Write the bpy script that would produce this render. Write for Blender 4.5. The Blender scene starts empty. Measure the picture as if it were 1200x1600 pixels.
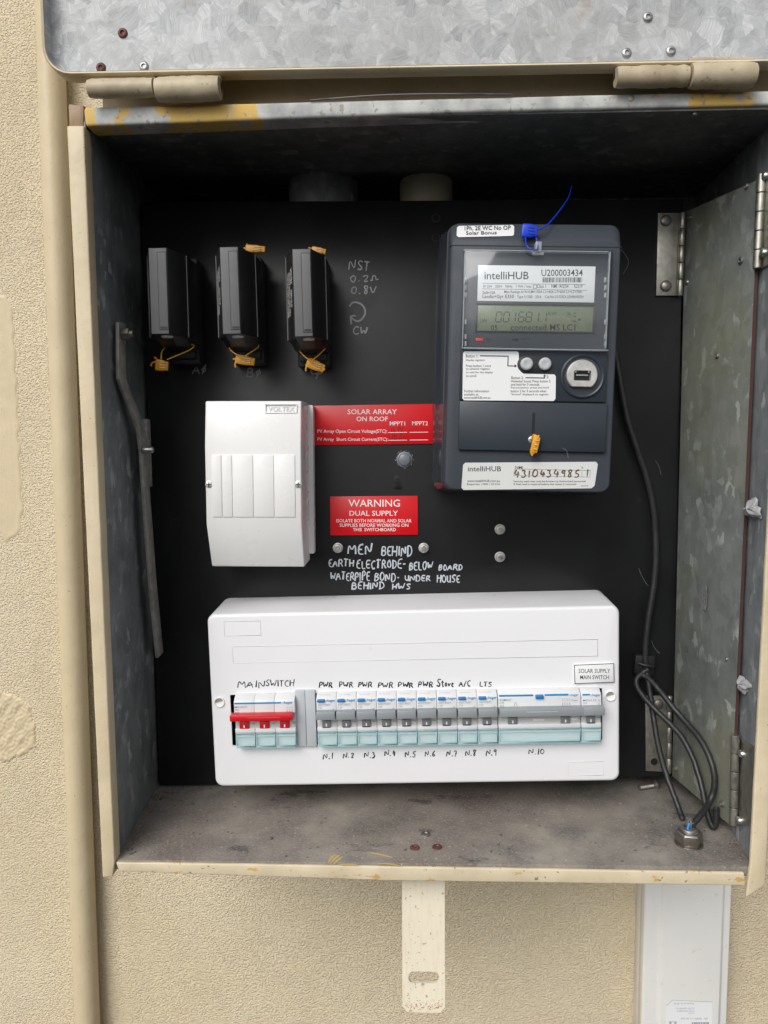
import bpy, bmesh, math, random
from mathutils import Vector, Matrix
random.seed(7)
S = 0.001                      # everything below is written in millimetres
scene = bpy.context.scene
col = scene.collection

# ---------------------------------------------------------------- camera
F_PX, CX, CY, CZ = 1144.66, 236.33, -683.98, 330.40
PITCH, YAW, ROLL = -0.08865, 0.02914, 0.00578
def rot_matrix(p, y, r):
    return (Matrix.Rotation(y, 3, 'Z') @ Matrix.Rotation(p, 3, 'X') @ Matrix.Rotation(r, 3, 'Y'))
RM = rot_matrix(PITCH, YAW, ROLL)
cam_data = bpy.data.cameras.new('camera')
cam_data.sensor_fit = 'HORIZONTAL'; cam_data.sensor_width = 36.0
cam_data.lens = F_PX / 1200.0 * 36.0
cam_data.clip_start = 0.01; cam_data.clip_end = 200.0
cam = bpy.data.objects.new('camera', cam_data); col.objects.link(cam)
right, fwd, up = RM.col[0], RM.col[1], RM.col[2]
m = Matrix.Identity(4)
for i in range(3):
    m[i][0] = right[i]; m[i][1] = up[i]; m[i][2] = -fwd[i]
m[0][3], m[1][3], m[2][3] = CX*S, CY*S, CZ*S
cam.matrix_world = m
scene.camera = cam

# ---------------------------------------------------------------- light: soft overcast daylight from the front, above
SUN_AZ, SUN_EL = math.radians(208), math.radians(37)     # azimuth measured from +Y towards +X
world = bpy.data.worlds.new('World'); scene.world = world; world.use_nodes = True
wn = world.node_tree.nodes; wl = world.node_tree.links
sky = wn.new('ShaderNodeTexSky'); sky.sky_type = 'NISHITA'; sky.sun_disc = False
sky.sun_elevation = SUN_EL; sky.sun_rotation = SUN_AZ
sky.air_density = 1.0; sky.dust_density = 2.5; sky.ozone_density = 1.0
hs = wn.new('ShaderNodeHueSaturation'); hs.inputs['Saturation'].default_value = 0.15
wl.new(sky.outputs[0], hs.inputs['Color'])
wl.new(hs.outputs[0], wn['Background'].inputs['Color'])
wn['Background'].inputs['Strength'].default_value = 0.10
sl = bpy.data.lights.new('sun', 'SUN'); sl.energy = 1.5; sl.angle = math.radians(38); sl.color = (1.0, 0.97, 0.93)
so = bpy.data.objects.new('sun', sl); col.objects.link(so)
sdir = Vector((math.sin(SUN_AZ)*math.cos(SUN_EL), math.cos(SUN_AZ)*math.cos(SUN_EL), math.sin(SUN_EL)))
so.rotation_euler = (-sdir).to_track_quat('-Z', 'Y').to_euler(); so.location = sdir*3
scene.view_settings.view_transform = 'Standard'; scene.view_settings.look = 'None'
scene.view_settings.gamma = 1.0; scene.view_settings.use_curve_mapping = False
scene.view_settings.exposure = 0.33

# ---------------------------------------------------------------- helpers
def ray(px, py):
    return right*((px-600)/F_PX) + fwd - up*((py-800)/F_PX)
def at(px, py, Y=None, X=None, Z=None):
    """point of the place (mm) seen at a photo position on the plane Y, X or Z = const"""
    d = ray(px, py); c = Vector((CX, CY, CZ))
    t = (Y-CY)/d.y if Y is not None else (X-CX)/d.x if X is not None else (Z-CZ)/d.z
    return c + d*t
def at_plane(px, py, p0, p1, off=0.0):
    """the same on an upright plane through two ground points (x, y), moved 'off' mm towards its left side"""
    d = ray(px, py); c = Vector((CX, CY, CZ)); u = Vector((p1[0]-p0[0], p1[1]-p0[1], 0)).normalized(); n = Vector((u.y, -u.x, 0))
    if n.x > 0: n = -n
    q = Vector((p0[0], p0[1], 0))+n*off
    return c + d*((q-c).dot(n)/d.dot(n))
class Fr:
    """a frame on the board: x right, z up, -y towards the viewer, turned slightly in its plane"""
    def __init__(s, p0, p1, w, axis='v', Y0=0):
        a = at(*p0, Y=Y0-w); b = at(*p1, Y=Y0-w)
        d = b-a
        s.th = math.atan2(d.x, d.z) if axis == 'v' else -math.atan2(d.z, d.x)
        s.o = Vector((a.x, Y0, a.z)); s.Y0 = Y0
        s.M = Matrix.Rotation(s.th, 3, 'Y'); s.Mi = s.M.inverted()
    def p(s, px, py, w):
        return s.Mi @ (at(px, py, Y=s.Y0-w) - s.o)
    def xz(s, px, py, w):
        q = s.p(px, py, w); return q.x, q.z
    def rect(s, x0, y0, x1, y1, w):      # photo rectangle -> local x0,x1,z0,z1
        a = s.p(x0, y0, w); b = s.p(x1, y0, w); c = s.p(x0, y1, w); d = s.p(x1, y1, w)
        return (a.x+c.x)/2, (b.x+d.x)/2, (c.z+d.z)/2, (a.z+b.z)/2
    def empty(s, name):
        e = bpy.data.objects.new(name, None); col.objects.link(e)
        e.empty_display_size = 0.02
        e.location = s.o*S; e.rotation_euler = (0, s.th, 0); return e
class World0(Fr):
    def __init__(s): s.th = 0; s.o = Vector((0,0,0)); s.Y0 = 0; s.M = Matrix.Identity(3); s.Mi = s.M
W0 = World0()
def tag(o, label=None, cat=None, group=None, kind=None):
    if label: o['label'] = label
    if cat: o['category'] = cat
    if group: o['group'] = group
    if kind: o['kind'] = kind
    return o
def new_empty(name, loc=(0,0,0)):
    e = bpy.data.objects.new(name, None); col.objects.link(e); e.location = Vector(loc)*S
    e.empty_display_size = 0.02; return e

def rrect(x0, x1, z0, z1, r, n=4):
    pts = []
    r = min(r, (x1-x0)/2-1e-4, (z1-z0)/2-1e-4)
    for cx, cz, a0 in ((x1-r, z1-r, 0), (x0+r, z1-r, 90), (x0+r, z0+r, 180), (x1-r, z0+r, 270)):
        for k in range(n+1):
            a = math.radians(a0+90*k/n); pts.append((cx+r*math.cos(a), cz+r*math.sin(a)))
    return pts
def chaikin(p, it=1, closed=False):
    for _ in range(it):
        if len(p) < 3: return p
        q = [p[0]]
        for a, b in zip(p[:-1], p[1:]):
            q.append(a+(b-a)*0.25); q.append(a+(b-a)*0.75)
        q.append(p[-1]); p = q
    return p
class MB:
    def __init__(s): s.v = []; s.f = []
    def add(s, vs, fs):
        b = len(s.v); s.v += [Vector(v) for v in vs]; s.f += [tuple(b+i for i in f) for f in fs]; return s
    def box(s, x0, x1, y0, y1, z0, z1):
        return s.add([(x,y,z) for x in (x0,x1) for y in (y0,y1) for z in (z0,z1)],
                     [(0,1,3,2),(4,6,7,5),(0,4,5,1),(2,3,7,6),(0,2,6,4),(1,5,7,3)])
    def loft(s, loops, cap0=True, cap1=True, closed=False):
        """loops: lists of 3D points of equal length"""
        n = len(loops[0]); vs = [p for l in loops for p in l]; fs = []
        for i in range(len(loops)-1+(1 if closed else 0)):
            a = i*n; b = ((i+1) % len(loops))*n
            for k in range(n): fs.append((a+k, a+(k+1) % n, b+(k+1) % n, b+k))
        if cap0: fs.append(tuple(range(n)))
        if cap1: fs.append(tuple(range((len(loops)-1)*n, len(loops)*n)))
        return s.add(vs, fs)
    def loftxz(s, loops, cap0=True, cap1=True):
        return s.loft([[(x, y, z) for x, z in l] for l, y in loops], cap0, cap1)
    def prism(s, poly, y0, y1):           # outline in xz
        return s.loftxz([(poly, y0), (poly, y1)])
    def exx(s, prof, x0, x1):             # outline in (y,z) pulled along x
        return s.loft([[(x0, y, z) for y, z in prof], [(x1, y, z) for y, z in prof]])
    def exz(s, prof, z0, z1):             # outline in (x,y) pulled along z
        return s.loft([[(x, y, z0) for x, y in prof], [(x, y, z1) for x, y in prof]])
    def tube(s, path, r, n=8, squash=None, caps=True):
        path = [Vector(p) for p in path]; loops = []
        ref = Vector((0, 1, 0))
        T = []
        for i in range(len(path)):
            t = path[min(i+1, len(path)-1)]-path[max(i-1, 0)]
            T.append(t.normalized() if t.length > 1e-9 else Vector((1,0,0)))
        if squash is None and abs(T[0].dot(ref)) > .9: ref = Vector((1,0,0))
        for i, p in enumerate(path):
            t = T[i]
            if squash is not None:
                side = t.cross(Vector((0,1,0)))
                side = side.normalized() if side.length > 1e-6 else Vector((1,0,0)); nrm = Vector((0,1,0))
            else:
                side = t.cross(ref)
                side = side.normalized() if side.length > 1e-6 else Vector((0,0,1))
                nrm = side.cross(t).normalized(); ref = nrm
            rr = r(i/(len(path)-1)) if callable(r) else r
            loops.append([p + side*rr*math.cos(2*math.pi*k/n) + nrm*rr*(squash or 1)*math.sin(2*math.pi*k/n) for k in range(n)])
        return s.loft(loops, caps, caps)
    def cyl(s, p0, p1, r0, r1=None, n=20):
        p0 = Vector(p0); p1 = Vector(p1); t = (p1-p0).normalized()
        a = t.cross(Vector((0,0,1)) if abs(t.z) < .9 else Vector((1,0,0))).normalized(); b = t.cross(a)
        r1 = r0 if r1 is None else r1
        return s.loft([[p + (a*math.cos(2*math.pi*k/n)+b*math.sin(2*math.pi*k/n))*r for k in range(n)] for p, r in ((p0,r0),(p1,r1))])
    def lathe(s, c, axis, prof, n=24, rot=0):
        """prof: (radius, distance along axis)"""
        c = Vector(c); t = Vector(axis).normalized()
        a = t.cross(Vector((0,0,1)) if abs(t.z) < .9 else Vector((1,0,0))).normalized(); b = t.cross(a)
        return s.loft([[c + t*h + (a*math.cos(2*math.pi*k/n+rot)+b*math.sin(2*math.pi*k/n+rot))*max(r, 1e-3) for k in range(n)] for r, h in prof])
    def build(s, name, mat, parent=None, bevel=0, seg=2, smooth=35, dbl=True):
        bm = bmesh.new(); vs = [bm.verts.new(v*S) for v in s.v]
        for f in s.f:
            try: bm.faces.new([vs[i] for i in f])
            except ValueError: pass
        if dbl: bmesh.ops.remove_doubles(bm, verts=bm.verts, dist=2e-6)
        bmesh.ops.recalc_face_normals(bm, faces=bm.faces)
        if bevel:
            es = [e for e in bm.edges if len(e.link_faces) == 2 and e.calc_face_angle(0) > math.radians(28)]
            bmesh.ops.bevel(bm, geom=es, offset=bevel*S, offset_type='OFFSET', segments=seg, profile=0.5, affect='EDGES', clamp_overlap=True)
            bmesh.ops.recalc_face_normals(bm, faces=bm.faces)
        me = bpy.data.meshes.new(name); bm.to_mesh(me); bm.free()
        if smooth:
            me.polygons.foreach_set('use_smooth', [True]*len(me.polygons))
            me.set_sharp_from_angle(angle=math.radians(smooth))
        o = bpy.data.objects.new(name, me); col.objects.link(o)
        me.materials.append(mat)
        if parent: o.parent = parent
        return o

# --- print: built-in font turned into flat mesh, fitted to a rectangle
_tc = {}
def text_geo(txt):
    if txt in _tc: return _tc[txt]
    cu = bpy.data.curves.new('t', 'FONT'); cu.body = txt; cu.offset = .006; cu.resolution_u = 2
    ob = bpy.data.objects.new('t', cu); col.objects.link(ob)
    dg = bpy.context.evaluated_depsgraph_get(); me = bpy.data.meshes.new_from_object(ob.evaluated_get(dg))
    vs = [v.co.copy() for v in me.vertices]; fs = [tuple(p.vertices) for p in me.polygons]
    x0 = min(v.x for v in vs); x1 = max(v.x for v in vs); y0 = min(v.y for v in vs); y1 = max(v.y for v in vs)
    r = ([((v.x-x0)/max(x1-x0,1e-6), (v.y-y0)/max(y1-y0,1e-6)) for v in vs], fs)
    bpy.data.objects.remove(ob); bpy.data.curves.remove(cu); bpy.data.meshes.remove(me)
    _tc[txt] = r; return r
def text_into(mb, txt, P00, P10, P01, lean=0):
    uv, fs = text_geo(txt); P00 = Vector(P00); U = Vector(P10)-P00; V = Vector(P01)-P00
    mb.add([P00+U*(u+lean*v)+V*v for u, v in uv], fs); return mb
def print_px(mb, fr, txt, x0, y0, x1, y1, w, lean=0):
    """flat print filling the photo rectangle x0,y0 (top left) x1,y1 on the plane w"""
    a = fr.p(x0, y1, w); b = fr.p(x1, y1, w); c = fr.p(x0, y0, w)
    return text_into(mb, txt, a, b, c, lean)
def quad_px(mb, fr, x0, y0, x1, y1, w, t=0.12):
    a, b, c, d = fr.rect(x0, y0, x1, y1, w); mb.box(a, b, -w, -w+t, c, d); return mb

# --- handwriting: strokes
G = {
'A':(.95,[[(0,0),(.45,1),(.9,0)],[(.15,.36),(.78,.4)]]),
'B':(.85,[[(.12,0),(.1,1),(.6,.96),(.74,.75),(.5,.55),(.12,.5)],[(.12,.5),(.62,.52),(.85,.28),(.6,.02),(.05,0)]]),
'C':(.85,[[(.85,.85),(.5,1),(.12,.72),(.1,.3),(.45,0),(.85,.12)]]),
'D':(.9,[[(.15,0),(.12,1)],[(.02,.98),(.6,.95),(.9,.5),(.6,.05),(.05,0)]]),
'E':(.8,[[(.8,1),(.1,.96),(.1,.02),(.82,0)],[(.1,.5),(.65,.52)]]),
'G':(.9,[[(.85,.85),(.5,1),(.12,.7),(.1,.3),(.45,0),(.85,.15),(.85,.45),(.5,.45)]]),
'H':(.9,[[(.1,1),(.1,0)],[(.85,1),(.82,0)],[(.1,.5),(.85,.52)]]),
'I':(.3,[[(.15,1),(.15,0)]]),
'L':(.75,[[(.12,1),(.1,0),(.78,.03)]]),
'M':(1.15,[[(.05,0),(.2,1),(.58,.35),(.95,1),(1.1,0)]]),
'N':(.95,[[(.08,0),(.1,1),(.82,0),(.86,1)]]),
'O':(.9,[[(.5,1),(.15,.8),(.1,.3),(.45,0),(.8,.25),(.82,.75),(.45,1)]]),
'P':(.8,[[(.12,0),(.1,1),(.6,.98),(.78,.72),(.55,.46),(.12,.45)]]),
'R':(.9,[[(.12,0),(.1,1),(.6,.98),(.76,.74),(.5,.5),(.12,.48)],[(.4,.5),(.88,0)]]),
'S':(.8,[[(.8,.88),(.45,1),(.12,.78),(.4,.52),(.75,.3),(.5,.02),(.08,.1)]]),
'T':(.85,[[(0,.97),(.85,1)],[(.42,1),(.42,0)]]),
'U':(.9,[[(.1,1),(.12,.25),(.45,0),(.78,.25),(.82,1)],[(.82,1),(.84,0)]]),
'V':(.85,[[(0,.9),(.42,0),(.82,1)]]),
'W':(1.2,[[(0,1),(.25,0),(.58,.7),(.85,0),(1.15,1)]]),
'0':(.8,[[(.45,1),(.1,.75),(.12,.2),(.45,0),(.74,.3),(.72,.8),(.4,1)]]),
'1':(.4,[[(.2,1),(.2,0)]]),
'2':(.8,[[(.1,.8),(.45,1),(.72,.72),(.1,.02),(.8,.05)]]),
'3':(.75,[[(.1,.95),(.62,.95),(.35,.58),(.7,.35),(.5,.02),(.08,.08)]]),
'4':(.8,[[(.35,1),(.1,.38),(.78,.42)],[(.6,.75),(.55,0)]]),
'5':(.8,[[(.75,1),(.25,.98),(.2,.55),(.65,.5),(.68,.15),(.4,0),(.1,.08)]]),
'6':(.8,[[(.65,1),(.2,.6),(.12,.2),(.45,0),(.7,.25),(.5,.48),(.16,.35)]]),
'7':(.75,[[(.05,.95),(.72,.98),(.35,0)],[(.25,.48),(.65,.52)]]),
'8':(.75,[[(.65,.85),(.35,1),(.15,.78),(.6,.3),(.4,0),(.12,.22),(.62,.72),(.65,.88)]]),
'9':(.75,[[(.65,.8),(.4,1),(.12,.75),(.35,.52),(.65,.75),(.6,0)]]),
'.':(.4,[[(.15,.12),(.22,.06),(.25,.13)]]),
'-':(.6,[[(.08,.42),(.52,.46)]]),
'/':(.5,[[(0,0),(.45,1)]]),
't':(.55,[[(.28,.9),(.25,.1),(.5,.05)],[(.02,.6),(.52,.64)]]),
'o':(.65,[[(.35,.62),(.08,.35),(.3,0),(.56,.3),(.35,.62)]]),
'v':(.6,[[(.02,.6),(.28,0),(.55,.62)]]),
'e':(.65,[[(.1,.32),(.52,.4),(.32,.64),(.08,.3),(.3,0),(.6,.1)]]),
'i':(.3,[[(.15,.65),(.15,0)]]),
'n':(.6,[[(.08,.6),(.08,0)],[(.08,.45),(.35,.62),(.52,.4),(.52,0)]]),
'?':(.7,[[(0,.6),(.2,.9),(.5,.5),(.1,.2),(.6,0)]]),
'~':(1.15,[[(0,.15),(.3,.12),(.2,.55),(.45,1),(.75,.65),(.68,.1),(1.1,.28)]]),      # ohm
'*':(.85,[[(.45,.75),(.1,.5),(.42,.18),(.78,.45),(.45,.75)],[(.62,1),(.3,-.15)]]),     # phase sign
}
def hand(mb, fr, txt, x0, y0, x1, y1, w, r, jit=.075, slant=.08, dy=0, thin=.22):
    rnd = random.Random(txt+str(x0)); xs = 0; strokes = []
    for ch in txt:
        if ch == ' ': xs += .55; continue
        wd, st = G[ch]; sc = 1+rnd.uniform(-.1, .1); up_ = rnd.uniform(-.06, .06)
        for s_ in st:
            q = [Vector((xs+px*sc+py*slant+rnd.uniform(-jit, jit), 0, py*sc+up_+rnd.uniform(-jit, jit))) for px, py in s_]
            strokes.append(q)
        xs += wd*sc+.2
    xs -= .2
    a = fr.p(x0, y1, w); b = fr.p(x1, y1+dy, w); c = fr.p(x0, y0, w)
    U = (b-a)/xs; V = c-a; k = 0
    for q in strokes:
        q = chaikin(q, 2); k += 1
        mb.tube([a+U*p.x+V*p.z+Vector((0, -.02*(k % 4), 0)) for p in q],
                (lambda t, R=r*.88, z=rnd.uniform(.75, 1.2): R*z*(.9+.25*math.sin(3*t+z*9))), 7, squash=thin)
    return mb
def stroke_px(mb, fr, pts, w, r, it=2, thin=.25):
    mb.tube(chaikin([fr.p(x, y, w) for x, y in pts], it), r, 7, squash=thin); return mb

# ---------------------------------------------------------------- materials
def mat(name, colr, rough=.5, metal=0.0, spec=.5, coat=0.0):
    m = bpy.data.materials.new(name); m.use_nodes = True; b = m.node_tree.nodes['Principled BSDF']
    b.inputs['Base Color'].default_value = (*colr, 1); b.inputs['Roughness'].default_value = rough
    b.inputs['Metallic'].default_value = metal; b.inputs['Specular IOR Level'].default_value = spec
    b.inputs['Coat Weight'].default_value = coat
    return m
class N:
    """small node-graph writer"""
    def __init__(s, m):
        s.m = m; s.n = m.node_tree.nodes; s.l = m.node_tree.links; s.b = s.n['Principled BSDF']
        s.tc = s.n.new('ShaderNodeTexCoord')
    def val(s, sock, v):
        if hasattr(v, 'is_linked') or hasattr(v, 'links'): s.l.new(v, sock)
        else: sock.default_value = v
    def map(s, scale=(1,1,1), rot=(0,0,0), loc=(0,0,0), src=None):
        k = s.n.new('ShaderNodeMapping'); s.l.new(src or s.tc.outputs['Object'], k.inputs[0])
        k.inputs['Scale'].default_value = scale; k.inputs['Rotation'].default_value = rot; k.inputs['Location'].default_value = loc
        return k.outputs[0]
    def noise(s, vec=None, scale=100, detail=3, rough=.55, dist=0.0):
        k = s.n.new('ShaderNodeTexNoise'); s.l.new(vec or s.tc.outputs['Object'], k.inputs['Vector'])
        k.inputs['Scale'].default_value = scale; k.inputs['Detail'].default_value = detail
        k.inputs['Roughness'].default_value = rough; k.inputs['Distortion'].default_value = dist
        return k.outputs['Fac']
    def voro(s, vec=None, scale=100, feature='F1', out='Distance', rnd=1.0):
        k = s.n.new('ShaderNodeTexVoronoi'); k.feature = feature; s.l.new(vec or s.tc.outputs['Object'], k.inputs['Vector'])
        k.inputs['Scale'].default_value = scale; k.inputs['Randomness'].default_value = rnd
        return k.outputs[out]
    def ramp(s, fac, stops, interp='LINEAR'):
        k = s.n.new('ShaderNodeValToRGB'); s.l.new(fac, k.inputs[0]); e = k.color_ramp.elements; k.color_ramp.interpolation = interp
        while len(e) < len(stops): e.new(.5)
        for el, (p, c) in zip(e, stops):
            el.position = p; el.color = (c, c, c, 1) if isinstance(c, (int, float)) else (*c, 1)
        return k.outputs[0]
    def mix(s, fac, a, b, mode='MIX'):
        k = s.n.new('ShaderNodeMix'); k.data_type = 'RGBA'; k.blend_type = mode
        s.val(k.inputs[0], fac)
        for sock, v in ((k.inputs[6], a), (k.inputs[7], b)):
            s.val(sock, (*v, 1) if isinstance(v, tuple) else v)
        return k.outputs[2]
    def math(s, op, a, b=0.0, clamp=False):
        k = s.n.new('ShaderNodeMath'); k.operation = op; k.use_clamp = clamp
        s.val(k.inputs[0], a); s.val(k.inputs[1], b); return k.outputs[0]
    def xyz(s, src=None):
        k = s.n.new('ShaderNodeSeparateXYZ'); s.l.new(src or s.tc.outputs['Object'], k.inputs[0]); return k.outputs
    def color(s, c): s.l.new(c, s.b.inputs['Base Color'])
    def rough(s, c): s.l.new(c, s.b.inputs['Roughness'])
    def bump(s, h, dist=.0005, strength=1.0):
        k = s.n.new('ShaderNodeBump'); s.l.new(h, k.inputs['Height']); k.inputs['Distance'].default_value = dist
        k.inputs['Strength'].default_value = strength
        prev = s.b.inputs['Normal']
        if prev.is_linked: s.l.new(prev.links[0].from_socket, k.inputs['Normal'])
        s.l.new(k.outputs[0], s.b.inputs['Normal']); return s

def m_stucco():
    m = mat('stucco_paint', (.66,.545,.36), .6, spec=.3); g = N(m)
    warp = g.noise(scale=110, detail=2)
    v = g.map(scale=(1,1,1.35))
    n1 = g.noise(v, 430, 2.0, .5, .2)
    n2 = g.noise(scale=75, detail=2)
    big = g.noise(scale=7, detail=3)
    c = g.mix(g.ramp(big, [(.3, 0), (.7, 1)]), (.69,.585,.41), (.75,.65,.465))
    yel = g.ramp(g.noise(scale=4, detail=2), [(.5,0),(.75,.45)])
    c = g.mix(yel, c, (.66,.55,.36))
    spot = g.ramp(g.noise(scale=220, detail=1), [(.74,0),(.8,1)])
    c = g.mix(g.math('MULTIPLY', spot, .35), c, (.33,.27,.18))
    g.color(c)
    h = g.math('ADD', g.ramp(n1, [(.30,0),(.5,.75),(.68,1)]), g.math('MULTIPLY', n2, .5))
    st = g.ramp(g.noise(g.map(scale=(3,3,1)), 5, 4, .65), [(.56,0),(.72,1)])
    c2 = g.mix(g.math('MULTIPLY', st, .22), c, (.50,.41,.26)); g.color(c2)
    g.bump(g.noise(scale=11, detail=2), .005, .35)
    g.bump(h, .0012, .9); return m
def m_cream(name='cream_paint', base=(.70,.60,.42), dark=(.60,.50,.33), chips=.0, yellow=False):
    m = mat(name, base, .45, spec=.4); g = N(m)
    c = g.mix(g.ramp(g.noise(scale=25, detail=4), [(.35,0),(.7,1)]), base, dark)
    streak = g.noise(g.map(scale=(400,400,25)), 1, 2)
    c = g.mix(g.math('MULTIPLY', g.ramp(streak, [(.5,0),(.8,1)]), .25), c, (.55,.46,.31))
    sp = g.ramp(g.noise(scale=330, detail=2), [(.71-.06*chips,0),(.75-.06*chips,1)])
    c = g.mix(g.math('MULTIPLY', sp, .6), c, (.22,.16,.10))
    if yellow:
        c = g.mix(g.ramp(g.noise(scale=30, detail=5, rough=.65), [(.60,0),(.63,1)]), c, (.62,.40,.13))
    g.color(c); g.bump(g.noise(scale=90, detail=3), .0012, .4); g.bump(g.noise(scale=700, detail=2), .0002, .3)
    return m
def m_lid():
    m = mat('spangled_zinc', (.6,.62,.63), .5, metal=.2, spec=.3); g = N(m)
    wv = g.n.new('ShaderNodeVectorMath'); wv.operation = 'ADD'
    nn = g.n.new('ShaderNodeTexNoise'); nn.inputs['Scale'].default_value = 90; g.l.new(g.tc.outputs['Object'], nn.inputs['Vector'])
    sc = g.n.new('ShaderNodeVectorMath'); sc.operation = 'SCALE'; sc.inputs['Scale'].default_value = .006
    g.l.new(nn.outputs['Color'], sc.inputs[0]); g.l.new(g.tc.outputs['Object'], wv.inputs[0]); g.l.new(sc.outputs[0], wv.inputs[1])
    def feather(scale, off, stretch):
        vv = g.map(loc=(off, off*.7, off*1.3), src=wv.outputs[0])
        k = g.n.new('ShaderNodeTexVoronoi'); k.inputs['Scale'].default_value = scale; g.l.new(vv, k.inputs['Vector'])
        sep = g.n.new('ShaderNodeSeparateColor'); g.l.new(k.outputs['Color'], sep.inputs[0])
        ang = g.math('MULTIPLY', sep.outputs[0], 6.28)
        r = g.n.new('ShaderNodeVectorRotate'); r.rotation_type = 'Y_AXIS'; g.l.new(vv, r.inputs['Vector']); g.l.new(ang, r.inputs['Angle'])
        st = g.noise(g.map(scale=(stretch, 40, 60), src=r.outputs[0]), 1, 3, .6, .6)
        return st, sep.outputs[1], sep.outputs[2]
    a, ca, ra = feather(72, 0, 900); b, cb, rb = feather(118, .31, 1200)
    sel = g.ramp(g.noise(scale=60, detail=2), [(.46,0),(.54,1)])
    st = g.mix(sel, a, b); cc = g.mix(sel, ca, cb)
    h = g.math('ADD', g.math('ADD', g.math('MULTIPLY', st, .72), g.math('MULTIPLY', cc, .38)), g.math('MULTIPLY', g.noise(scale=170, detail=4, rough=.65), .26))
    c = g.ramp(h, [(.34,(.25,.26,.265)),(.56,(.37,.385,.39)),(.78,(.47,.485,.49)),(1.0,(.66,.67,.67))])
    ln = g.ramp(g.voro(wv.outputs[0], 130, 'DISTANCE_TO_EDGE'), [(.0,1),(.05,0)])
    c = g.mix(g.math('MULTIPLY', ln, .12), c, (.22,.23,.235))
    grime = g.noise(scale=14, detail=4, rough=.6)
    c = g.mix(g.math('MULTIPLY', g.ramp(grime, [(.42,0),(.72,1)]), .55), c, (.33,.325,.305))
    ox = g.ramp(g.noise(scale=9, detail=5, rough=.65), [(.5,0),(.7,1)])
    c = g.mix(g.math('MULTIPLY', ox, .45), c, (.56,.57,.57))
    rust = g.ramp(g.noise(scale=35, detail=4), [(.66,0),(.74,1)])
    c = g.mix(g.math('MULTIPLY', rust, .3), c, (.30,.20,.13))
    g.color(c); g.rough(g.ramp(st, [(.3,.6),(.7,.45)])); g.bump(st, .0004, .35)
    return m
def m_galv(name, dark, mid, light, patch=(.62,.66), metal=.35, scale=85, rough=.5, tint=None):
    m = mat(name, mid, rough, metal=metal); g = N(m)
    base = g.mix(g.ramp(g.noise(scale=22, detail=5, rough=.6), [(.32,0),(.7,1)]), dark, mid)
    if tint:
        base = g.mix(g.ramp(g.noise(scale=6, detail=3), [(.42,0),(.6,.8)]), base, tint)
    v = g.map(scale=(1,1,.55), rot=(.25,.3,.2))
    cell = g.n.new('ShaderNodeTexVoronoi'); cell.inputs['Scale'].default_value = scale
    nn = g.n.new('ShaderNodeTexNoise'); nn.inputs['Scale'].default_value = 120; g.l.new(v, nn.inputs['Vector'])
    wv = g.n.new('ShaderNodeVectorMath'); wv.operation = 'MULTIPLY_ADD'; g.l.new(nn.outputs['Color'], wv.inputs[0]); wv.inputs[1].default_value = (.012,.012,.012); g.l.new(v, wv.inputs[2])
    g.l.new(wv.outputs[0], cell.inputs['Vector'])
    sep = g.n.new('ShaderNodeSeparateColor'); g.l.new(cell.outputs['Color'], sep.inputs[0])
    pm = g.math('MULTIPLY', g.ramp(sep.outputs[0], [(patch[0]+.14,0),(patch[1]+.3,1)]), g.ramp(g.noise(scale=50, detail=2), [(.42,0),(.6,1)]))
    c = g.mix(g.math('MULTIPLY', pm, .75), base, light)
    run = g.ramp(g.noise(g.map(scale=(60,60,6)), 1, 4, .65), [(.55,0),(.72,1)])
    c = g.mix(g.math('MULTIPLY', run, .28), c, tuple(x*.55 for x in dark))
    c = g.mix(g.math('MULTIPLY', sep.outputs[1], .22), c, tuple(x*1.7 for x in mid))
    spk = g.ramp(g.noise(scale=500, detail=1), [(.73,0),(.78,1)])
    c = g.mix(g.math('MULTIPLY', spk, .4), c, (.6,.6,.57))
    g.color(c); g.rough(g.ramp(sep.outputs[2], [(0,rough-.1),(1,rough+.12)])); g.bump(g.noise(scale=120, detail=3), .0005, .3)
    return m
def m_floor():
    m = mat('dirty_floor_zinc', (.16,.145,.13), .75, metal=.1); g = N(m)
    c = g.mix(g.ramp(g.noise(scale=16, detail=6, rough=.62), [(.35,0),(.66,1)]), (.13,.12,.11), (.37,.335,.29))
    c = g.mix(g.math('MULTIPLY', g.ramp(g.noise(scale=5, detail=2), [(.4,0),(.65,1)]), .5), c, (.15,.115,.095))
    c = g.mix(g.ramp(g.noise(g.map(scale=(1,2.2,1)), 11, 5, .7), [(.60,0),(.66,.8)]), c, (.055,.052,.05))
    fine = g.noise(scale=420, detail=3, rough=.7)
    c = g.mix(g.math('MULTIPLY', g.ramp(fine, [(.48,0),(.7,1)]), .6), c, (.36,.335,.30))
    spk = g.ramp(g.noise(scale=260, detail=2, rough=.7), [(.66,0),(.70,1)])
    c = g.mix(g.math('MULTIPLY', spk, .75), c, (.50,.48,.44))
    dk = g.ramp(g.voro(scale=55), [(.05,1),(.10,0)])
    c = g.mix(g.math('MULTIPLY', dk, .5), c, (.03,.03,.028))
    g.color(c); g.bump(fine, .0006, .35); g.bump(g.noise(scale=40, detail=3), .001, .3); return m
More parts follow.
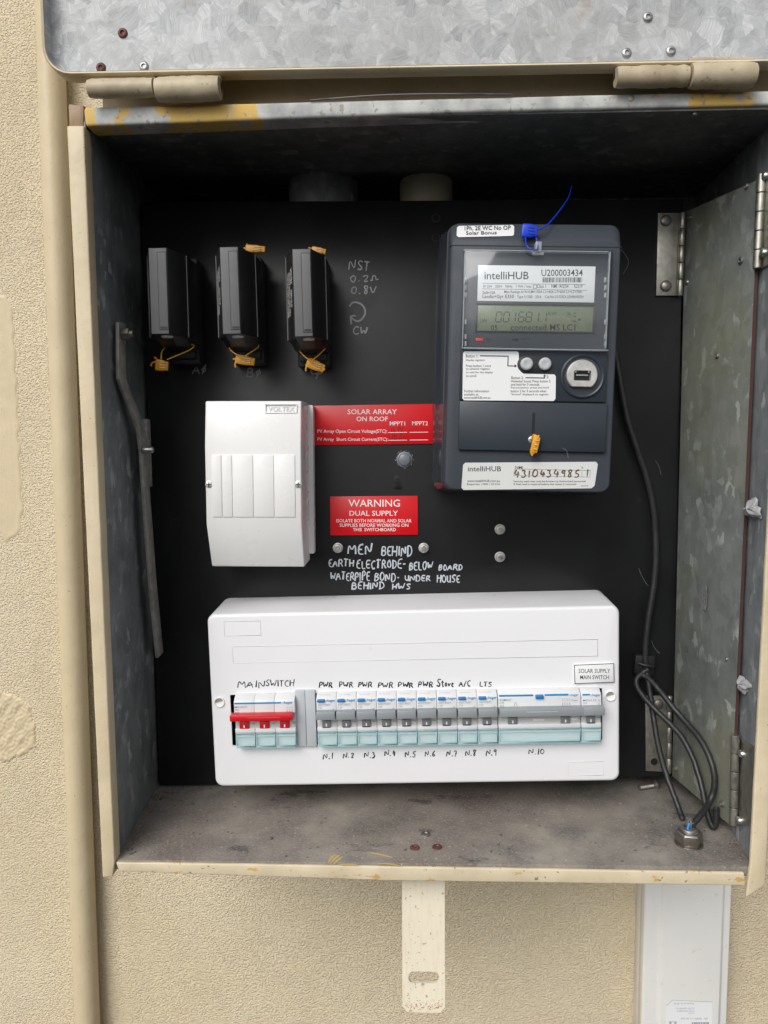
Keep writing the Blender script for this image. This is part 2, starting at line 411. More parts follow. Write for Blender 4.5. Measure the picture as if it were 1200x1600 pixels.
def m_toplip():
    """worn top edge: zinc showing through old yellow primer and cream paint"""
    m = mat('worn_top_edge', (.4,.41,.4), .75, spec=.25); g = N(m)
    x = g.xyz()[0]
    zinc = g.mix(g.ramp(g.noise(scale=45, detail=4), [(.35,0),(.65,1)]), (.34,.35,.35), (.60,.61,.59))
    wob = g.math('MULTIPLY', g.math('SUBTRACT', g.noise(scale=38, detail=4, rough=.6), .5), .16)
    xx = g.math('ADD', x, wob)
    y1 = g.ramp(xx, [(.0,1),(.018,1),(.022,0),(.056,0),(.060,1),(.118,1),(.124,0),(.43,0),(.436,1),(.478,1),(.484,0)])
    c = g.mix(y1, zinc, (.66,.45,.14))
    chips = g.ramp(g.noise(scale=160, detail=4, rough=.65), [(.60,0),(.63,1)])
    c = g.mix(chips, c, (.33,.32,.28))
    g.color(c); g.bump(g.noise(scale=120, detail=3), .0006, .4); return m
def m_lipline():
    m = mat('chipped_cream_edge', (.70,.6,.42), .5); g = N(m)
    c = g.mix(g.ramp(g.noise(scale=30, detail=4), [(.35,0),(.7,1)]), (.72,.62,.44), (.60,.51,.35))
    c = g.mix(g.ramp(g.noise(g.map(scale=(1,1,3)), 42, 5, .7), [(.60,0),(.63,1)]), c, (.60,.38,.12))
    c = g.mix(g.ramp(g.noise(scale=170, detail=4, rough=.65), [(.64,0),(.67,.85)]), c, (.16,.13,.10))
    g.color(c); g.bump(g.noise(scale=110, detail=3), .0009, .4); return m
def m_board():
    m = mat('black_board', (.010,.0105,.0115), .4, spec=.28); g = N(m)
    c = g.mix(g.ramp(g.noise(scale=9, detail=4), [(.4,0),(.75,1)]), (.010,.0105,.0115), (.018,.019,.020))
    dust = g.ramp(g.noise(scale=330, detail=3, rough=.7), [(.72,0),(.77,1)])
    c = g.mix(g.math('MULTIPLY', dust, .5), c, (.16,.16,.16))
    sm = g.ramp(g.noise(g.map(scale=(1,1,2.2)), 26, 4, .65, .5), [(.66,0),(.8,1)])
    c = g.mix(g.math('MULTIPLY', sm, .18), c, (.09,.095,.10))
    g.color(c); g.rough(g.ramp(g.noise(scale=20, detail=3), [(.3,.28),(.7,.42)])); return m
def m_plastic(name, c0, rough=.3, grain=0, spec=.5, dirt=.0, var=.06):
    m = mat(name, c0, rough, spec=spec); g = N(m)
    c = g.mix(g.ramp(g.noise(scale=18, detail=4), [(.35,0),(.7,1)]), c0, tuple(x*(1-var) for x in c0))
    if dirt:
        d = g.ramp(g.noise(g.map(scale=(1,1,1.6)), 70, 5, .7), [(.63,0),(.72,1)])
        c = g.mix(g.math('MULTIPLY', d, dirt), c, (.30,.28,.25))
        s2 = g.ramp(g.noise(scale=260, detail=2), [(.75,0),(.78,1)])
        c = g.mix(g.math('MULTIPLY', s2, dirt), c, (.12,.11,.10))
    g.color(c); g.rough(g.ramp(g.noise(scale=30, detail=3), [(.3,rough*.85),(.7,rough*1.25)]))
    if grain: g.bump(g.noise(scale=1300, detail=1), .00022, grain)
    return m
def m_clear(name, tint, fac, rough=.06, body=True):
    m = bpy.data.materials.new(name); m.use_nodes = True; n = m.node_tree.nodes; l = m.node_tree.links
    n.remove(n['Principled BSDF'])
    t = n.new('ShaderNodeBsdfTransparent'); t.inputs[0].default_value = (*tint, 1)
    gl = n.new('ShaderNodeBsdfPrincipled' if body else 'ShaderNodeBsdfGlossy'); gl.inputs[0].default_value = (*tint, 1); gl.inputs['Roughness'].default_value = rough
    mx = n.new('ShaderNodeMixShader'); mx.inputs[0].default_value = fac
    l.new(t.outputs[0], mx.inputs[1]); l.new(gl.outputs[0], mx.inputs[2]); l.new(mx.outputs[0], n['Material Output'].inputs[0])
    return m
def m_metal(name, c, rough=.35, metal=.9, worn=.3):
    m = mat(name, c, rough, metal=metal); g = N(m)
    k = g.mix(g.ramp(g.noise(scale=120, detail=4), [(.35,0),(.7,1)]), c, tuple(x*(1-worn) for x in c))
    g.color(k); g.rough(g.ramp(g.noise(scale=200, detail=3), [(.3,rough*.8),(.7,min(1,rough*1.4))])); return m

M = dict(
 stucco=m_stucco(), cream=m_cream(chips=.45), creamdirty=m_cream('cream_paint_worn', (.56,.48,.34), (.36,.29,.19), chips=1.0),
 strap=m_cream('cream_strap', (.82,.75,.60), (.78,.70,.55), chips=.9),
 pipe=m_cream('cream_pipe', (.66,.55,.365), (.60,.495,.32)), lipline=m_lipline(), toplip=m_toplip(), lid=m_lid(),
 galvdark=m_galv('dark_zinc', (.115,.13,.135), (.22,.238,.245), (.48,.50,.51), metal=.15, rough=.5, scale=120),
 galvleaf=m_galv('olive_zinc', (.12,.135,.128), (.20,.215,.205), (.42,.44,.42), metal=.25, rough=.45, tint=(.21,.215,.15), scale=140),
 galvtop=m_galv('dull_zinc', (.09,.097,.095), (.19,.20,.195), (.36,.37,.36), metal=.15, rough=.55, scale=120),
 floor=m_floor(), board=m_board(),
 white=m_plastic('white_plastic', (.80,.80,.82), .32, dirt=.03, var=.015), whitewarm=m_plastic('warm_white_plastic', (.83,.83,.82), .28, dirt=.04, var=.02),
 whitegloss=m_plastic('white_gloss', (.87,.86,.82), .18, dirt=.3, var=.04),
 breaker=m_plastic('breaker_white', (.70,.71,.72), .3, var=.02), filler=m_plastic('filler_grey', (.50,.53,.56), .35), handle=m_plastic('handle_grey', (.28,.305,.32), .35),
 toggle=m_plastic('toggle_grey', (.20,.21,.22), .4), midgrey=m_plastic('recess_grey', (.52,.53,.53), .4),
 red=m_plastic('red_plastic', (.60,.012,.02), .3), signred=m_plastic('sign_red', (.66,.006,.012), .33, var=.03),
 blue=m_plastic('blue_plastic', (.015,.19,.50), .35), hblue=mat('print_blue', (.01,.25,.56), .5),
 metergrey=m_plastic('meter_grey', (.036,.045,.058), .34, var=.12, spec=.35), metergrain=m_plastic('meter_grain', (.048,.058,.072), .5, grain=.7, spec=.35),
 meterflank=m_plastic('meter_flank', (.035,.041,.050), .12, var=.1),
 fuse=m_plastic('fuse_black', (.016,.0165,.018), .42, spec=.35), fuseface=m_plastic('fuse_face', (.135,.136,.142), .62, var=.1),
 seal=m_plastic('seal_orange', (.78,.36,.02), .32, var=.2), sealclear=m_plastic('seal_pale', (.85,.55,.22), .25), bluseal=m_plastic('seal_blue', (.006,.05,.62), .35),
 rubber=m_plastic('cable_black', (.022,.022,.023), .42, grain=.2, var=.3), black=mat('black', (.004,.004,.004), .6), inkblack=mat('ink_black', (.008,.008,.010), .5),
 chalk=mat('silver_ink', (.46,.50,.55), .5), chalkdim=mat('silver_ink_thin', (.33,.35,.37), .55), chalkfaint=mat('silver_ink_faint', (.17,.18,.19), .6),
 greyink=mat('print_grey', (.36,.38,.41), .6), darkprint=mat('print_dark', (.03,.032,.036), .6), whiteprint=mat('print_white', (.80,.78,.78), .5),
 paper=m_plastic('label_white', (.82,.83,.84), .4, var=.02), cardpaper=m_plastic('label_grey_white', (.68,.69,.68), .4, dirt=.15, var=.04),
 lcd=m_plastic('lcd_glass', (.17,.20,.12), .25, var=.2), lcdink=mat('lcd_ink', (.006,.009,.006), .5), darkframe=mat('dark_frame', (.018,.020,.022), .4),
 redlamp=mat('red_lamp', (.75,.02,.02), .3), brown=mat('brown_ink', (.12,.075,.02), .5),
 steel=m_metal('steel', (.55,.55,.54), .3), nickel=m_metal('nickel', (.68,.67,.64), .35, .6), dullsteel=m_metal('dull_steel', (.34,.32,.29), .45),
 hinge=m_metal('hinge_steel', (.44,.43,.38), .38, worn=.3), rivet=m_metal('rivet_steel', (.50,.50,.50), .4), rustrivet=m_metal('rust_rivet', (.20,.09,.075), .6, .5, .4),
 stay=m_metal('stay_steel', (.46,.435,.40), .5, .4, .35), brownedge=mat('brown_edge', (.085,.040,.032), .6),
 silicone=m_plastic('silicone', (.38,.38,.39), .25), button=m_plastic('button_grey', (.46,.49,.51), .35), plug=m_plastic('plug_grey', (.17,.19,.22), .25),
 clear=m_clear('clear_plastic', (.97,.98,.985), .05, .07, False), clearedge=m_clear('clear_edge', (.75,.79,.82), .35, .12),
 teal=m_clear('teal_plastic', (.90,.97,.975), .3, .15), tealedge=m_clear('teal_edge', (.68,.88,.91), .5, .2),
 rust=mat('rust', (.36,.15,.06), .8), wire=mat('strand', (.12,.12,.13), .4, metal=.6), pvc=m_plastic('old_pvc', (.36,.33,.24), .5),
 emboss=m_plastic('white_emboss', (.74,.74,.76), .3, var=.02), patch=m_cream('patch_paint', (.67,.56,.375), (.62,.52,.345)),
)

# ================================================================ the setting: rendered wall
YW = 112                                                     # wall face
mb = MB(); nx, nz = 2, 2
mb.box(-420, 920, YW, YW+60, -420, 1150)
wall = mb.build('wall', M['stucco'], None, smooth=0); tag(wall, kind='structure')
def smear(name, outline, hgt, seed, material, parent, Y, step=3.0, ridge=2.0, rough=.8):
    """low uneven lump of filler on the wall: height field inside a ragged outline (photo outline)"""
    pts = [at(x, y, Y=Y) for x, y in outline]; poly = [(p.x, p.z) for p in pts]
    xs = [p[0] for p in poly]; zs = [p[1] for p in poly]
    rnd = random.Random(seed)
    waves = [(rnd.uniform(.05,.5), rnd.uniform(.02,.35), rnd.uniform(0,6.3)) for _ in range(9)]
    waves = [(rnd.choice((-1,1))*a, b, c) for a, b, c in waves]
    def dist(x, z):
        ins = False; d = 1e9; n = len(poly)
        for i in range(n):
            x0, z0 = poly[i]; x1, z1 = poly[(i+1) % n]
            if (z0 > z) != (z1 > z) and x < (x1-x0)*(z-z0)/(z1-z0)+x0: ins = not ins
            dx, dz = x1-x0, z1-z0; t = max(0, min(1, ((x-x0)*dx+(z-z0)*dz)/(dx*dx+dz*dz+1e-9)))
            d = min(d, math.hypot(x-x0-t*dx, z-z0-t*dz))
        return d if ins else -d
    nx = int((max(xs)-min(xs)+8)/step); nz = int((max(zs)-min(zs)+8)/step); g = {}; mb = MB()
    for i in range(nx+1):
        for k in range(nz+1):
            x = min(xs)-4+i*step; z = min(zs)-4+k*step
            n = sum(math.sin(a*x+b*z+c) for a, b, c in waves)/9+(.5*math.sin(.9*x+1.7*math.sin(.35*z))*math.sin(.8*z+1.3*math.sin(.5*x)) if rough > .6 else 0)
            d = dist(x, z)+n*3
            h = -1.0 if d < -1 else hgt*(1-math.exp(-(d+1)/2.5))*(1+n*rough)+ridge*math.exp(-((d-2)/2.0)**2)-.3
            g[i, k] = len(mb.v); mb.v.append(Vector((x, Y-h, z)))
    for i in range(nx):
        for k in range(nz):
            q = (g[i,k], g[i+1,k], g[i+1,k+1], g[i,k+1])
            if max(Y-mb.v[a].y for a in q) > -.9: mb.f.append(q)
    return mb.build(name, material, parent, smooth=180)
smear('filler_patch', [(-60,455),(8,462),(20,480),(24,560),(28,650),(34,760),(36,800),(28,838),(14,840),(10,855),(3,835),(-60,800)], .75, 3, M['patch'], wall, YW, 2.0, .55, .3)
smear('filler_patch', [(-60,1075),(10,1082),(42,1098),(54,1130),(56,1165),(30,1182),(0,1190),(-60,1185)], 1.5, 5, M['patch'], wall, YW, 1.3, .5, .8)

# painted conduit running down beside the box
mb = MB(); Yp = YW-15
a = at(82, 150, Y=Yp); b = at(137, 1600, Y=Yp); d = (b-a)
pth = [a-d*.5, a, a+d*.25, a+d*.55, b, b+d*.3]
mb.tube(pth, 13.6, 28)
cd = mb.build('wall_conduit', M['pipe']); tag(cd, 'cream painted round conduit running down the wall left of the meter box', 'conduit')

# ================================================================ meter box
box = new_empty('meter_box')
tag(box, 'open galvanised steel meter box with cream painted edges and raised lid', 'meter box')
XR, ZT, YF, YB = 527, 570, -127, 108
RW = ((509.5,-127),(526.5,20)); LW = ((1.5,-127),(-7.5,5))          # inner faces of the side panels
def wx(w, y): return w[0][0]+(w[1][0]-w[0][0])*(y-w[0][1])/(w[1][1]-w[0][1])
def atR(px, py, off=0.0): return at_plane(px, py, *RW, off)
T = 8
l0, l1, r0_, r1_ = wx(LW,YF), wx(LW,YB), wx(RW,YF), wx(RW,YB); ZK = ZT+15
mb = MB(); mb.loft([[(l0-T,YF,-2),(l1-T,YB,-2),(l1-T,YB,ZK+T),(l0-T,YF,ZT+T)],[(l0,YF,-2),(l1,YB,-2),(l1,YB,ZK+T),(l0,YF,ZT+T)]])
mb.build('side_panel', M['galvdark'], box, .5)
mb = MB(); mb.loft([[(r0_+T,YF,-2),(r1_+T,YB,-2),(r1_+T,YB,ZK+T),(r0_+T,YF,ZT+T)],[(r0_,YF,-2),(r1_,YB,-2),(r1_,YB,ZK+T),(r0_,YF,ZT+T)]]); mb.build('side_panel', M['galvdark'], box, .5)
mb = MB(); mb.loft([[(l0-3,YF,ZT),(r0_+3,YF,ZT),(r1_+3,YB,ZK),(l1-3,YB,ZK)],[(l0-3,YF,ZT+T-.5),(r0_+3,YF,ZT+T-.5),(r1_+3,YB,ZK+T-.5),(l1-3,YB,ZK+T-.5)]]); mb.build('top_panel', M['galvtop'], box, .5)
mb = MB(); mb.loft([[(l0-3,YF,-T),(r0_+3,YF,-T),(r1_+3,YB,-T),(l1-3,YB,-T)],[(l0-3,YF,0),(r0_+3,YF,0),(r1_+3,YB,0),(l1-3,YB,0)]]); mb.build('floor_panel', M['floor'], box, .5)
mb = MB(); mb.box(l1-2, r1_+2, YB-3, YB-.3, 0, ZK); mb.build('back_panel', M['galvtop'], box)
mb = MB(); mb.box(4, 540, -100, -98, ZT+T+2, ZT+T+62); mb.loft([[(4,-122,ZT+T+46),(540,-122,ZT+T+52),(540,-122,ZT+T+54),(4,-122,ZT+T+48)],[(4,YW-1,ZT+T+60),(540,YW-1,ZT+T+66),(540,YW-1,ZT+T+68),(4,YW-1,ZT+T+62)]])  # upstand strip, plus an unseen sloping plate added to keep the gap dark
mb.build('weather_strip_and_shade_plate', M['cream'], box, .4)
def edge(name, px, y0, y1, material, bev, wob=0):
    pts = []
    for (x0, yy0), (x1, yy1) in zip(px, px[1:]+px[:1]):
        a = at(x0, yy0, Y=y0); b = at(x1, yy1, Y=y0); L = (b-a).length; n = max(1, int(L/14)) if wob else 1
        for k in range(n):
            p = a+(b-a)*(k/n)
            j = random.uniform(-wob, wob) if 0 < k < n else 0
            nrm = Vector((-(b-a).z, 0, (b-a).x)).normalized()
            q = p+nrm*j; pts.append((q.x, q.z))
    mb = MB(); mb.prism(pts, y0, y1)
    return mb.build(name, material, box, bev, 3)
edge('front_edge', [(104,196),(131,196),(158,850),(179,1347),(176,1370),(160,1372),(135,850)], YF-3.5, YF+9, M['cream'], 1.2, .12)
edge('front_edge', [(1236,120),(1262,120),(1196,1384),(1166,1403),(1173,1350)], YF-3.5, YF+.5, M['cream'], 1.2, .12)
edge('front_edge', [(130,167),(700,153),(1232,140),(1232,163),(700,176),(133,197)], YF-3, YF+16, M['toplip'], 2.2, .1)
edge('front_edge', [(181,1348),(600,1354.5),(1163,1364),(1165,1384),(600,1376),(186,1362)], YF-3, YF-.05, M['lipline'], .9, .12)
# rusted chip at the upper left corner
a = at(120, 180, Y=YF); mb = MB()
mb.loft([[(a.x-6,YF-1,a.z-9),(a.x+5,YF-1,a.z-10),(a.x+6,YF-1,a.z+7),(a.x-6,YF-1,a.z+8)],[(a.x-6,YF+8,a.z-9),(a.x+5,YF+8,a.z-10),(a.x+6,YF+8,a.z+7),(a.x-6,YF+8,a.z+8)]])
mb.build('corner_gusset', m_cream('rusty_corner', (.36,.24,.13), (.20,.12,.07), chips=1.4), box, 1.5)

# --- lid: pan folded up above the box, its skirt pointing at the viewer
lid_mb = MB(); YL, YS = -126, -139
zl = [at(x, y, Y=YS).z for x, y in ((100,117),(1200,97))]
xl = at(64, 30, Y=YS).x; xr_ = 545; ztop = ZT+330
def zb(x): return zl[0]+(zl[1]-zl[0])*(x-at(100,117,Y=YS).x)/(at(1200,97,Y=YS).x-at(100,117,Y=YS).x)
XLI = at(92, 30, Y=YL).x-xl
def pan(ins, y):
    r = 20-ins; pts = []
    x0, x1 = xl+ins+(XLI-4 if ins == 4 and y == YL else (XLI-8 if ins == 3 and y > YL else 0)), xr_-ins
    for cx, a0, bot in ((x1-r, 0, 0), (x0+r, 90, 0), (x0+r, 180, 1), (x1-r, 270, 1)):
        for k in range(7):
            a = math.radians(a0+90*k/6); X = cx+r*math.cos(a)
            Z = (zb(X)+ins+r if bot else ztop-ins-r)+r*math.sin(a); pts.append((X, y, Z))
    return pts
lid_mb.loft([pan(2.2, YS), pan(2.2, YL-2), pan(4, YL), ], False, True)
lid = lid_mb.build('lid', M['lid'], box, 0, smooth=50)
mb = MB(); mb.loft([pan(2.0, YS), pan(0.6, YS-.8), pan(-.2, YS), pan(0, YL-1), pan(3, YL+3)], False, True)
mb.build('lid_shell', M['cream'], lid, 0, smooth=50)
def rivet(px, py, Y, mt, parent, r=3.4):
    p = at(px, py, Y=Y); mb = MB()
    mb.lathe((p.x, Y, p.z), (0,-1,0), [(r*1.1,-.4),(r*1.05,.5),(r*.85,1.3),(r*.5,1.4),(r*.42,.3),(.01,.2)], 16)
    return mb.build('rivet', mt, parent, smooth=50)
for x, y, k in ((192,52,1),(158,106,1),(225,104,0),(1012,27,0),(979,83,0),(1048,80,0)):
    rivet(x, y, YL, M['rustrivet'] if k else M['rivet'], lid)
# thick painted hinges between lid and box
def knuckle(x0, x1, y, r, Y, name, par, rag):
    a = at(x0, y[0], Y=Y); b = at(x1, y[1], Y=Y); n = 14; rnd = random.Random(x0)
    mb = MB(); loops = []
    for i in range(n+1):
        t = i/n; p = a+(b-a)*t; rr = r*(1+rnd.uniform(-.05, .05)*rag)*(.95 if i in (0, n) else 1)
        loops.append([p+Vector((0, math.cos(q*math.pi/10)*rr, math.sin(q*math.pi/10)*rr)) for q in range(20)])
    mb.loft(loops); 
    mb.loft([[(a.x,Y+2,a.z),(a.x,Y+6,a.z),(a.x,Y+6,a.z+r+5),(a.x,Y+2,a.z+r+5)],[(b.x,Y+2,b.z),(b.x,Y+6,b.z),(b.x,Y+6,b.z+r+5),(b.x,Y+2,b.z+r+5)]])
    return mb.build(name, M['creamdirty'], par, 0, smooth=50)
h1 = knuckle(139, 241, (139,137), 6.3, -138, 'lid_hinge', box, 1); knuckle(245, 344, (141,138), 8.2, -138, 'hinge_knuckle', h1, 1)
h2 = knuckle(962, 1074, (121,119), 7.0, -138, 'lid_hinge', box, 1); knuckle(1078, 1178, (119,118), 8.4, -138, 'hinge_knuckle', h2, 1)
# rivets through floor and top
for x, y, k in ((648,1325,1),(683,1324,1),(665,1304,0)):
    p = at(x, y, Z=0); mb = MB(); mb.lathe((p.x, p.y, 0), (0,0,1), [(4.2,-.3),(4.0,.9),(2.2,1.2),(1.6,.4),(.01,.4)], 16)
    mb.build('rivet', M['rustrivet'] if k else M['dullsteel'], box, smooth=50)
for x, y in ((318,195),(1085,178),(986,153)):
    p = at(x, y, Z=ZT) if y > 170 else at(x, y, Y=YF-3); mb = MB()
    if y > 170: mb.lathe((p.x, p.y, ZT), (0,0,-1), [(2.6,-.3),(2.4,1.2),(1.2,1.6),(.01,1.6)], 14)
    else: mb.lathe((p.x, YF-2.6, p.z), (0,-1,0), [(2.6,-.3),(2.4,.8),(1.2,1.0),(.01,1.0)], 14)
    mb.build('rivet', M['dullsteel'], box, smooth=50)
# hanging hasp strap with slot
def strapz(px, py, Y): return at(px, py, Y=Y)
y0, y1 = -104, -116
def sp(x, z, dy=0):                                   # strap leans forward towards its lower end
    t = max(0, min(1, (z0s-z)/(z0s-z1s))); return (x, y0+(y1-y0)*t+dy, z)
A = at(630, 1378, Y=y0); B = at(694, 1378, Y=y0); C = at(627, 1582, Y=y1); D = at(696, 1582, Y=y1)
z0s, z1s = -2.0, (C.z+D.z)/2
xa, xb = (A.x+C.x)/2, (B.x+D.x)/2
outer = []; c = 4.5
for x, z in ((xb, z0s),(xa, z0s),(xa, z1s+c),(xa+c, z1s),(xb-c, z1s),(xb, z1s+c)): outer.append((x, z))
def ring(poly, n):                                   # n points around a closed outline starting at its angle 0 side
    L = [math.dist(a, b) for a, b in zip(poly, poly[1:]+poly[:1])]; tot = sum(L); out = []
    for k in range(n):
        d = tot*k/n
        for (a, b, l) in zip(poly, poly[1:]+poly[:1], L):
            if d <= l: out.append((a[0]+(b[0]-a[0])*d/l, a[1]+(b[1]-a[1])*d/l)); break
            d -= l
    return out
sl = at(638, 1519, Y=y1+2); sr = at(686, 1537, Y=y1+2)
slot = rrect(sl.x, sr.x, sr.z, sl.z, 4.2, 4)
cxm, czm = (sl.x+sr.x)/2, (sl.z+sr.z)/2
def toray(poly, ang):                                # point where a ray from the slot centre leaves the outline
    dx, dz = math.cos(ang), math.sin(ang); best = None
    for a, b in zip(poly, poly[1:]+poly[:1]):
        ex, ez = b[0]-a[0], b[1]-a[1]; den = dx*ez-dz*ex
        if abs(den) < 1e-9: continue
        t = ((a[0]-cxm)*ez-(a[1]-czm)*ex)/den; u = ((a[0]-cxm)*dz-(a[1]-czm)*dx)/den
        if t > 0 and -1e-6 <= u <= 1+1e-6 and (best is None or t < best): best = t
    return (cxm+dx*best, czm+dz*best)
angs = sorted({round(math.atan2(z-czm, x-cxm), 6) for x, z in slot+outer})
O = [toray(outer, a) for a in angs]; I = [toray(slot, a) for a in angs]
mb = MB(); mb.loft([[sp(x,z) for x,z in O],[sp(x,z) for x,z in I],[sp(x,z,2.5) for x,z in I],[sp(x,z,2.5) for x,z in O]], False, False, closed=True)
hasp = mb.build('hasp_strap', M['strap'], box, smooth=20)
mb = MB(); rnd = random.Random(4)
for k in range(130):                                 # rust blooms along the bottom of the strap
    x = rnd.uniform(xa+2, xb-2); z = z1s+2+abs(rnd.gauss(0, 3.2))+(abs(x-(xa+xb)/2)/16)**3*4
    r = rnd.uniform(.15, .5); q = sp(x, z); mb.lathe((q[0], q[1]+.1, q[2]), (0,-1,0), [(r,0),(r*.7,.25),(.01,.3)], 6)
mb.build('rust_spots', M['rust'], hasp)['kind'] = 'stuff'

# stubs of old conduit entering through the top behind the board
for i, (x0, x1, yb, lab, mt) in enumerate(((625,707,315,'pale conduit stub above the board, right of the dark one', 'pvc'),(452,560,312,'dark conduit ring above the board, left of the pale stub', 'galvdark'))):
    a = at(x0, yb, Y=34); b = at(x1, yb, Y=34); r = (b.x-a.x)/2; cx = (a.x+b.x)/2; z0 = at(640, 322, Y=34).z-6
    mb = MB(); n = 28
    prof = [(r,ZT+9),(r,z0+2),(r-1,z0),(r-3.5,z0),(r-4,z0+2),(r-4,ZT+9)]
    mb.lathe((cx, 34+r*0, 0), (0,0,1), [(p, z) for p, z in prof], n)
    s_ = mb.build('conduit_stub', M[mt], None, smooth=50); tag(s_, lab, 'conduit')

# ---------------------------------------------------------------- lid stay on the left side
stay = new_empty('lid_stay', (5, -60, 250)); tag(stay, 'cranked grey steel stay bar hanging on the left side panel', 'stay bar')
stay_o = Vector((5,-60,250))
fr_pts = [(183,503),(183,560),(184,592),(191,612),(204,642),(214,672),(219,710),(222,760),(228,840),(235,930),(241,990),(245,1028)]
mb = MB(); loops = []
for i, (x, y) in enumerate(fr_pts):
    xx = 6 if i > 3 else 3.5
    p = at(x, y, X=xx)-stay_o; w = 15
    loops.append([(p.x+1.5,p.y,p.z),(p.x-1.5,p.y,p.z),(p.x-1.5,p.y+w,p.z+1),(p.x+1.5,p.y+w,p.z+1)])
mb.loft(loops); mb.build('bar', M['stay'], stay, .5)
p = at(195, 522, X=8)-stay_o; mb = MB(); mb.lathe(p, (1,0,0), [(5,-2),(5,4),(3,4.2),(3,7),(.01,7)], 6); mb.build('bolt', M['dullsteel'], stay, .3)
p = at(231, 703, X=13)-stay_o; mb = MB(); mb.lathe(p, (1,0,0), [(3,-4),(3,4),(2.2,5),(.01,5)], 14); mb.build('pin', M['steel'], stay, smooth=40)
a = at(226, 655, X=3)-stay_o; b = at(234, 760, X=3)-stay_o; mb = MB(); mb.box(-3, 1, a.y-4, a.y+6, b.z, a.z); mb.build('guide_plate', M['stay'], stay, .3)

# ================================================================ black mounting board
bd = Fr((249,1226),(222,330),0,'v'); board = new_empty('mounting_board')
tag(board, 'black mounting board at the back of the box with silver handwriting', 'board')
mb = MB(); P = [at(x, y, Y=0) for x, y in ((221,316),(1068,311),(1050,1213),(249,1227))]
mb.prism([(p.x, p.z) for p in P], 0, 6); mb.build('board', M['board'], board, .3)
def hexnut(px, py, r, fr=W0, par=board, w=0, rot=.2, mt='nickel'):
    p = fr.p(px, py, w); mb = MB()
    mb.lathe((p.x, -w, p.z), (0,-1,0), [(r*1.12,0),(r*1.12,.8),(r*1.1,.9)], 22)
    mb.lathe((p.x, -w-.8, p.z), (0,-1,0), [(r,0),(r,3.2),(r*.86,4.0),(.5*r,4.0)], 6, rot)
    o = mb.build('nut', M[mt], par, .15, smooth=30)
    mb = MB(); mb.lathe((p.x, -w-4, p.z), (0,-1,0), [(r*.52,-1),(r*.52,1.6),(r*.4,2.2),(.01,2.2)], 14); mb.build('bolt_end', M['steel'], o, smooth=40)
hexnut(528,856,4.3,rot=.1); hexnut(662,856,4.3,rot=.5); hexnut(781,827,4.4,rot=.2); hexnut(781,870,4.4,rot=.35)
p = at(272,818,Y=0); mb = MB(); mb.lathe((p.x,0,p.z),(0,-1,0),[(4.4,-.5),(4.4,.25),(3.7,.28),(3.6,-.3),(.01,-.3)],20); mb.build('cable_hole', M['black'], board, smooth=30)
p = at(632,718,Y=0); mb = MB(); mb.lathe((p.x,0,p.z),(0,-1,0),[(7.6,-.2),(7.2,.9),(6,1.2),(5.6,3),(4.6,3.6),(.01,3.8)],24); mb.build('plug', M['plug'], board, smooth=50)
mb = MB(); rnd = random.Random(2)
for k in range(60):
    a = rnd.uniform(0, 6.28); r = rnd.uniform(6.2, 8.6); s_ = rnd.uniform(.2,.55)
    mb.lathe((p.x+r*math.cos(a), -.1, p.z+r*math.sin(a)), (0,-1,0), [(s_,0),(s_*.6,.5),(.01,.6)], 5)
mb.build('swarf', M['chalkdim'], board)['kind'] = 'stuff'
smear('sealant_smear', [(598,760),(612,757),(616,744),(624,742),(630,756),(634,766),(600,771)], .42, 9, mat('black_sealant', (.005,.005,.006), .22), board, 0, 1.3, 0, .5)
# slot pair near the top
for y in (341, 372):
    p = at(681, y, Y=0); mb = MB(); mb.lathe((p.x,0,p.z),(0,-1,0),[(4.2,-.1),(4.0,.6),(2.8,.7),(2.6,-.1)],16); mb.build('slot_eyelet', M['black'], board, smooth=40)
# handwriting in silver marker
def hw_board(txt, x0, y0, x1, y1, r=.85, mt='chalk', dy=0, **k):
    mb = MB(); hand(mb, W0, txt, x0, y0, x1, y1, .12, r, dy=dy, **k); return mb.build('handwriting', M[mt], board, smooth=60)
hw_board('MEN', 543, 850, 581, 865, 1.0); hw_board('BEHIND', 596, 853, 644, 868, .95)
hw_board('EARTH', 513, 874, 552, 885, .85); hw_board('ELECTRODE-', 557, 875, 634, 888, .85); hw_board('BELOW', 639, 879, 676, 891, .85, dy=-2); hw_board('BOARD', 685, 882, 722, 891, .85)
hw_board('WATERPIPE', 516, 893, 578, 906, .85, dy=1); hw_board('BOND-', 585, 896, 624, 908, .85); hw_board('UNDER', 632, 899, 672, 908, .8); hw_board('HOUSE', 682, 898, 718, 910, .85)
hw_board('BEHIND', 549, 909, 600, 920, .9); hw_board('HWS', 613, 912, 641, 921, .85)
hw_board('NST', 544, 408, 577, 422, .8, 'chalkdim', dy=0); hw_board('0.2~', 546, 430, 592, 441, .8, 'chalkdim', dy=-2); hw_board('0.8V', 548, 447, 588, 459, .85, 'chalkdim', dy=1); hw_board('CW', 551, 510, 574, 523, .9, 'chalkdim')
mb = MB(); stroke_px(mb, W0, [(546,479),(550,473),(556,472),(565,475),(571,484),(570,494),(560,504),(549,497),(547,494)], .12, .85)
stroke_px(mb, W0, [(549,507),(548,495),(552,493),(556,494)], .16, .85); mb.build('handwriting', M['chalkdim'], board, smooth=60)
hw_board('A*', 301, 570, 322, 584, .7, 'chalkfaint'); hw_board('B*', 385, 575, 408, 589, .75, 'chalkfaint')
mb = MB(); stroke_px(mb, W0, [(490,586),(485,580),(490,575),(500,576),(504,581),(498,585),(491,583)], .12, .8); stroke_px(mb, W0, [(500,573),(494,592)], .16, .7); mb.build('handwriting', M['chalkfaint'], board, smooth=60)

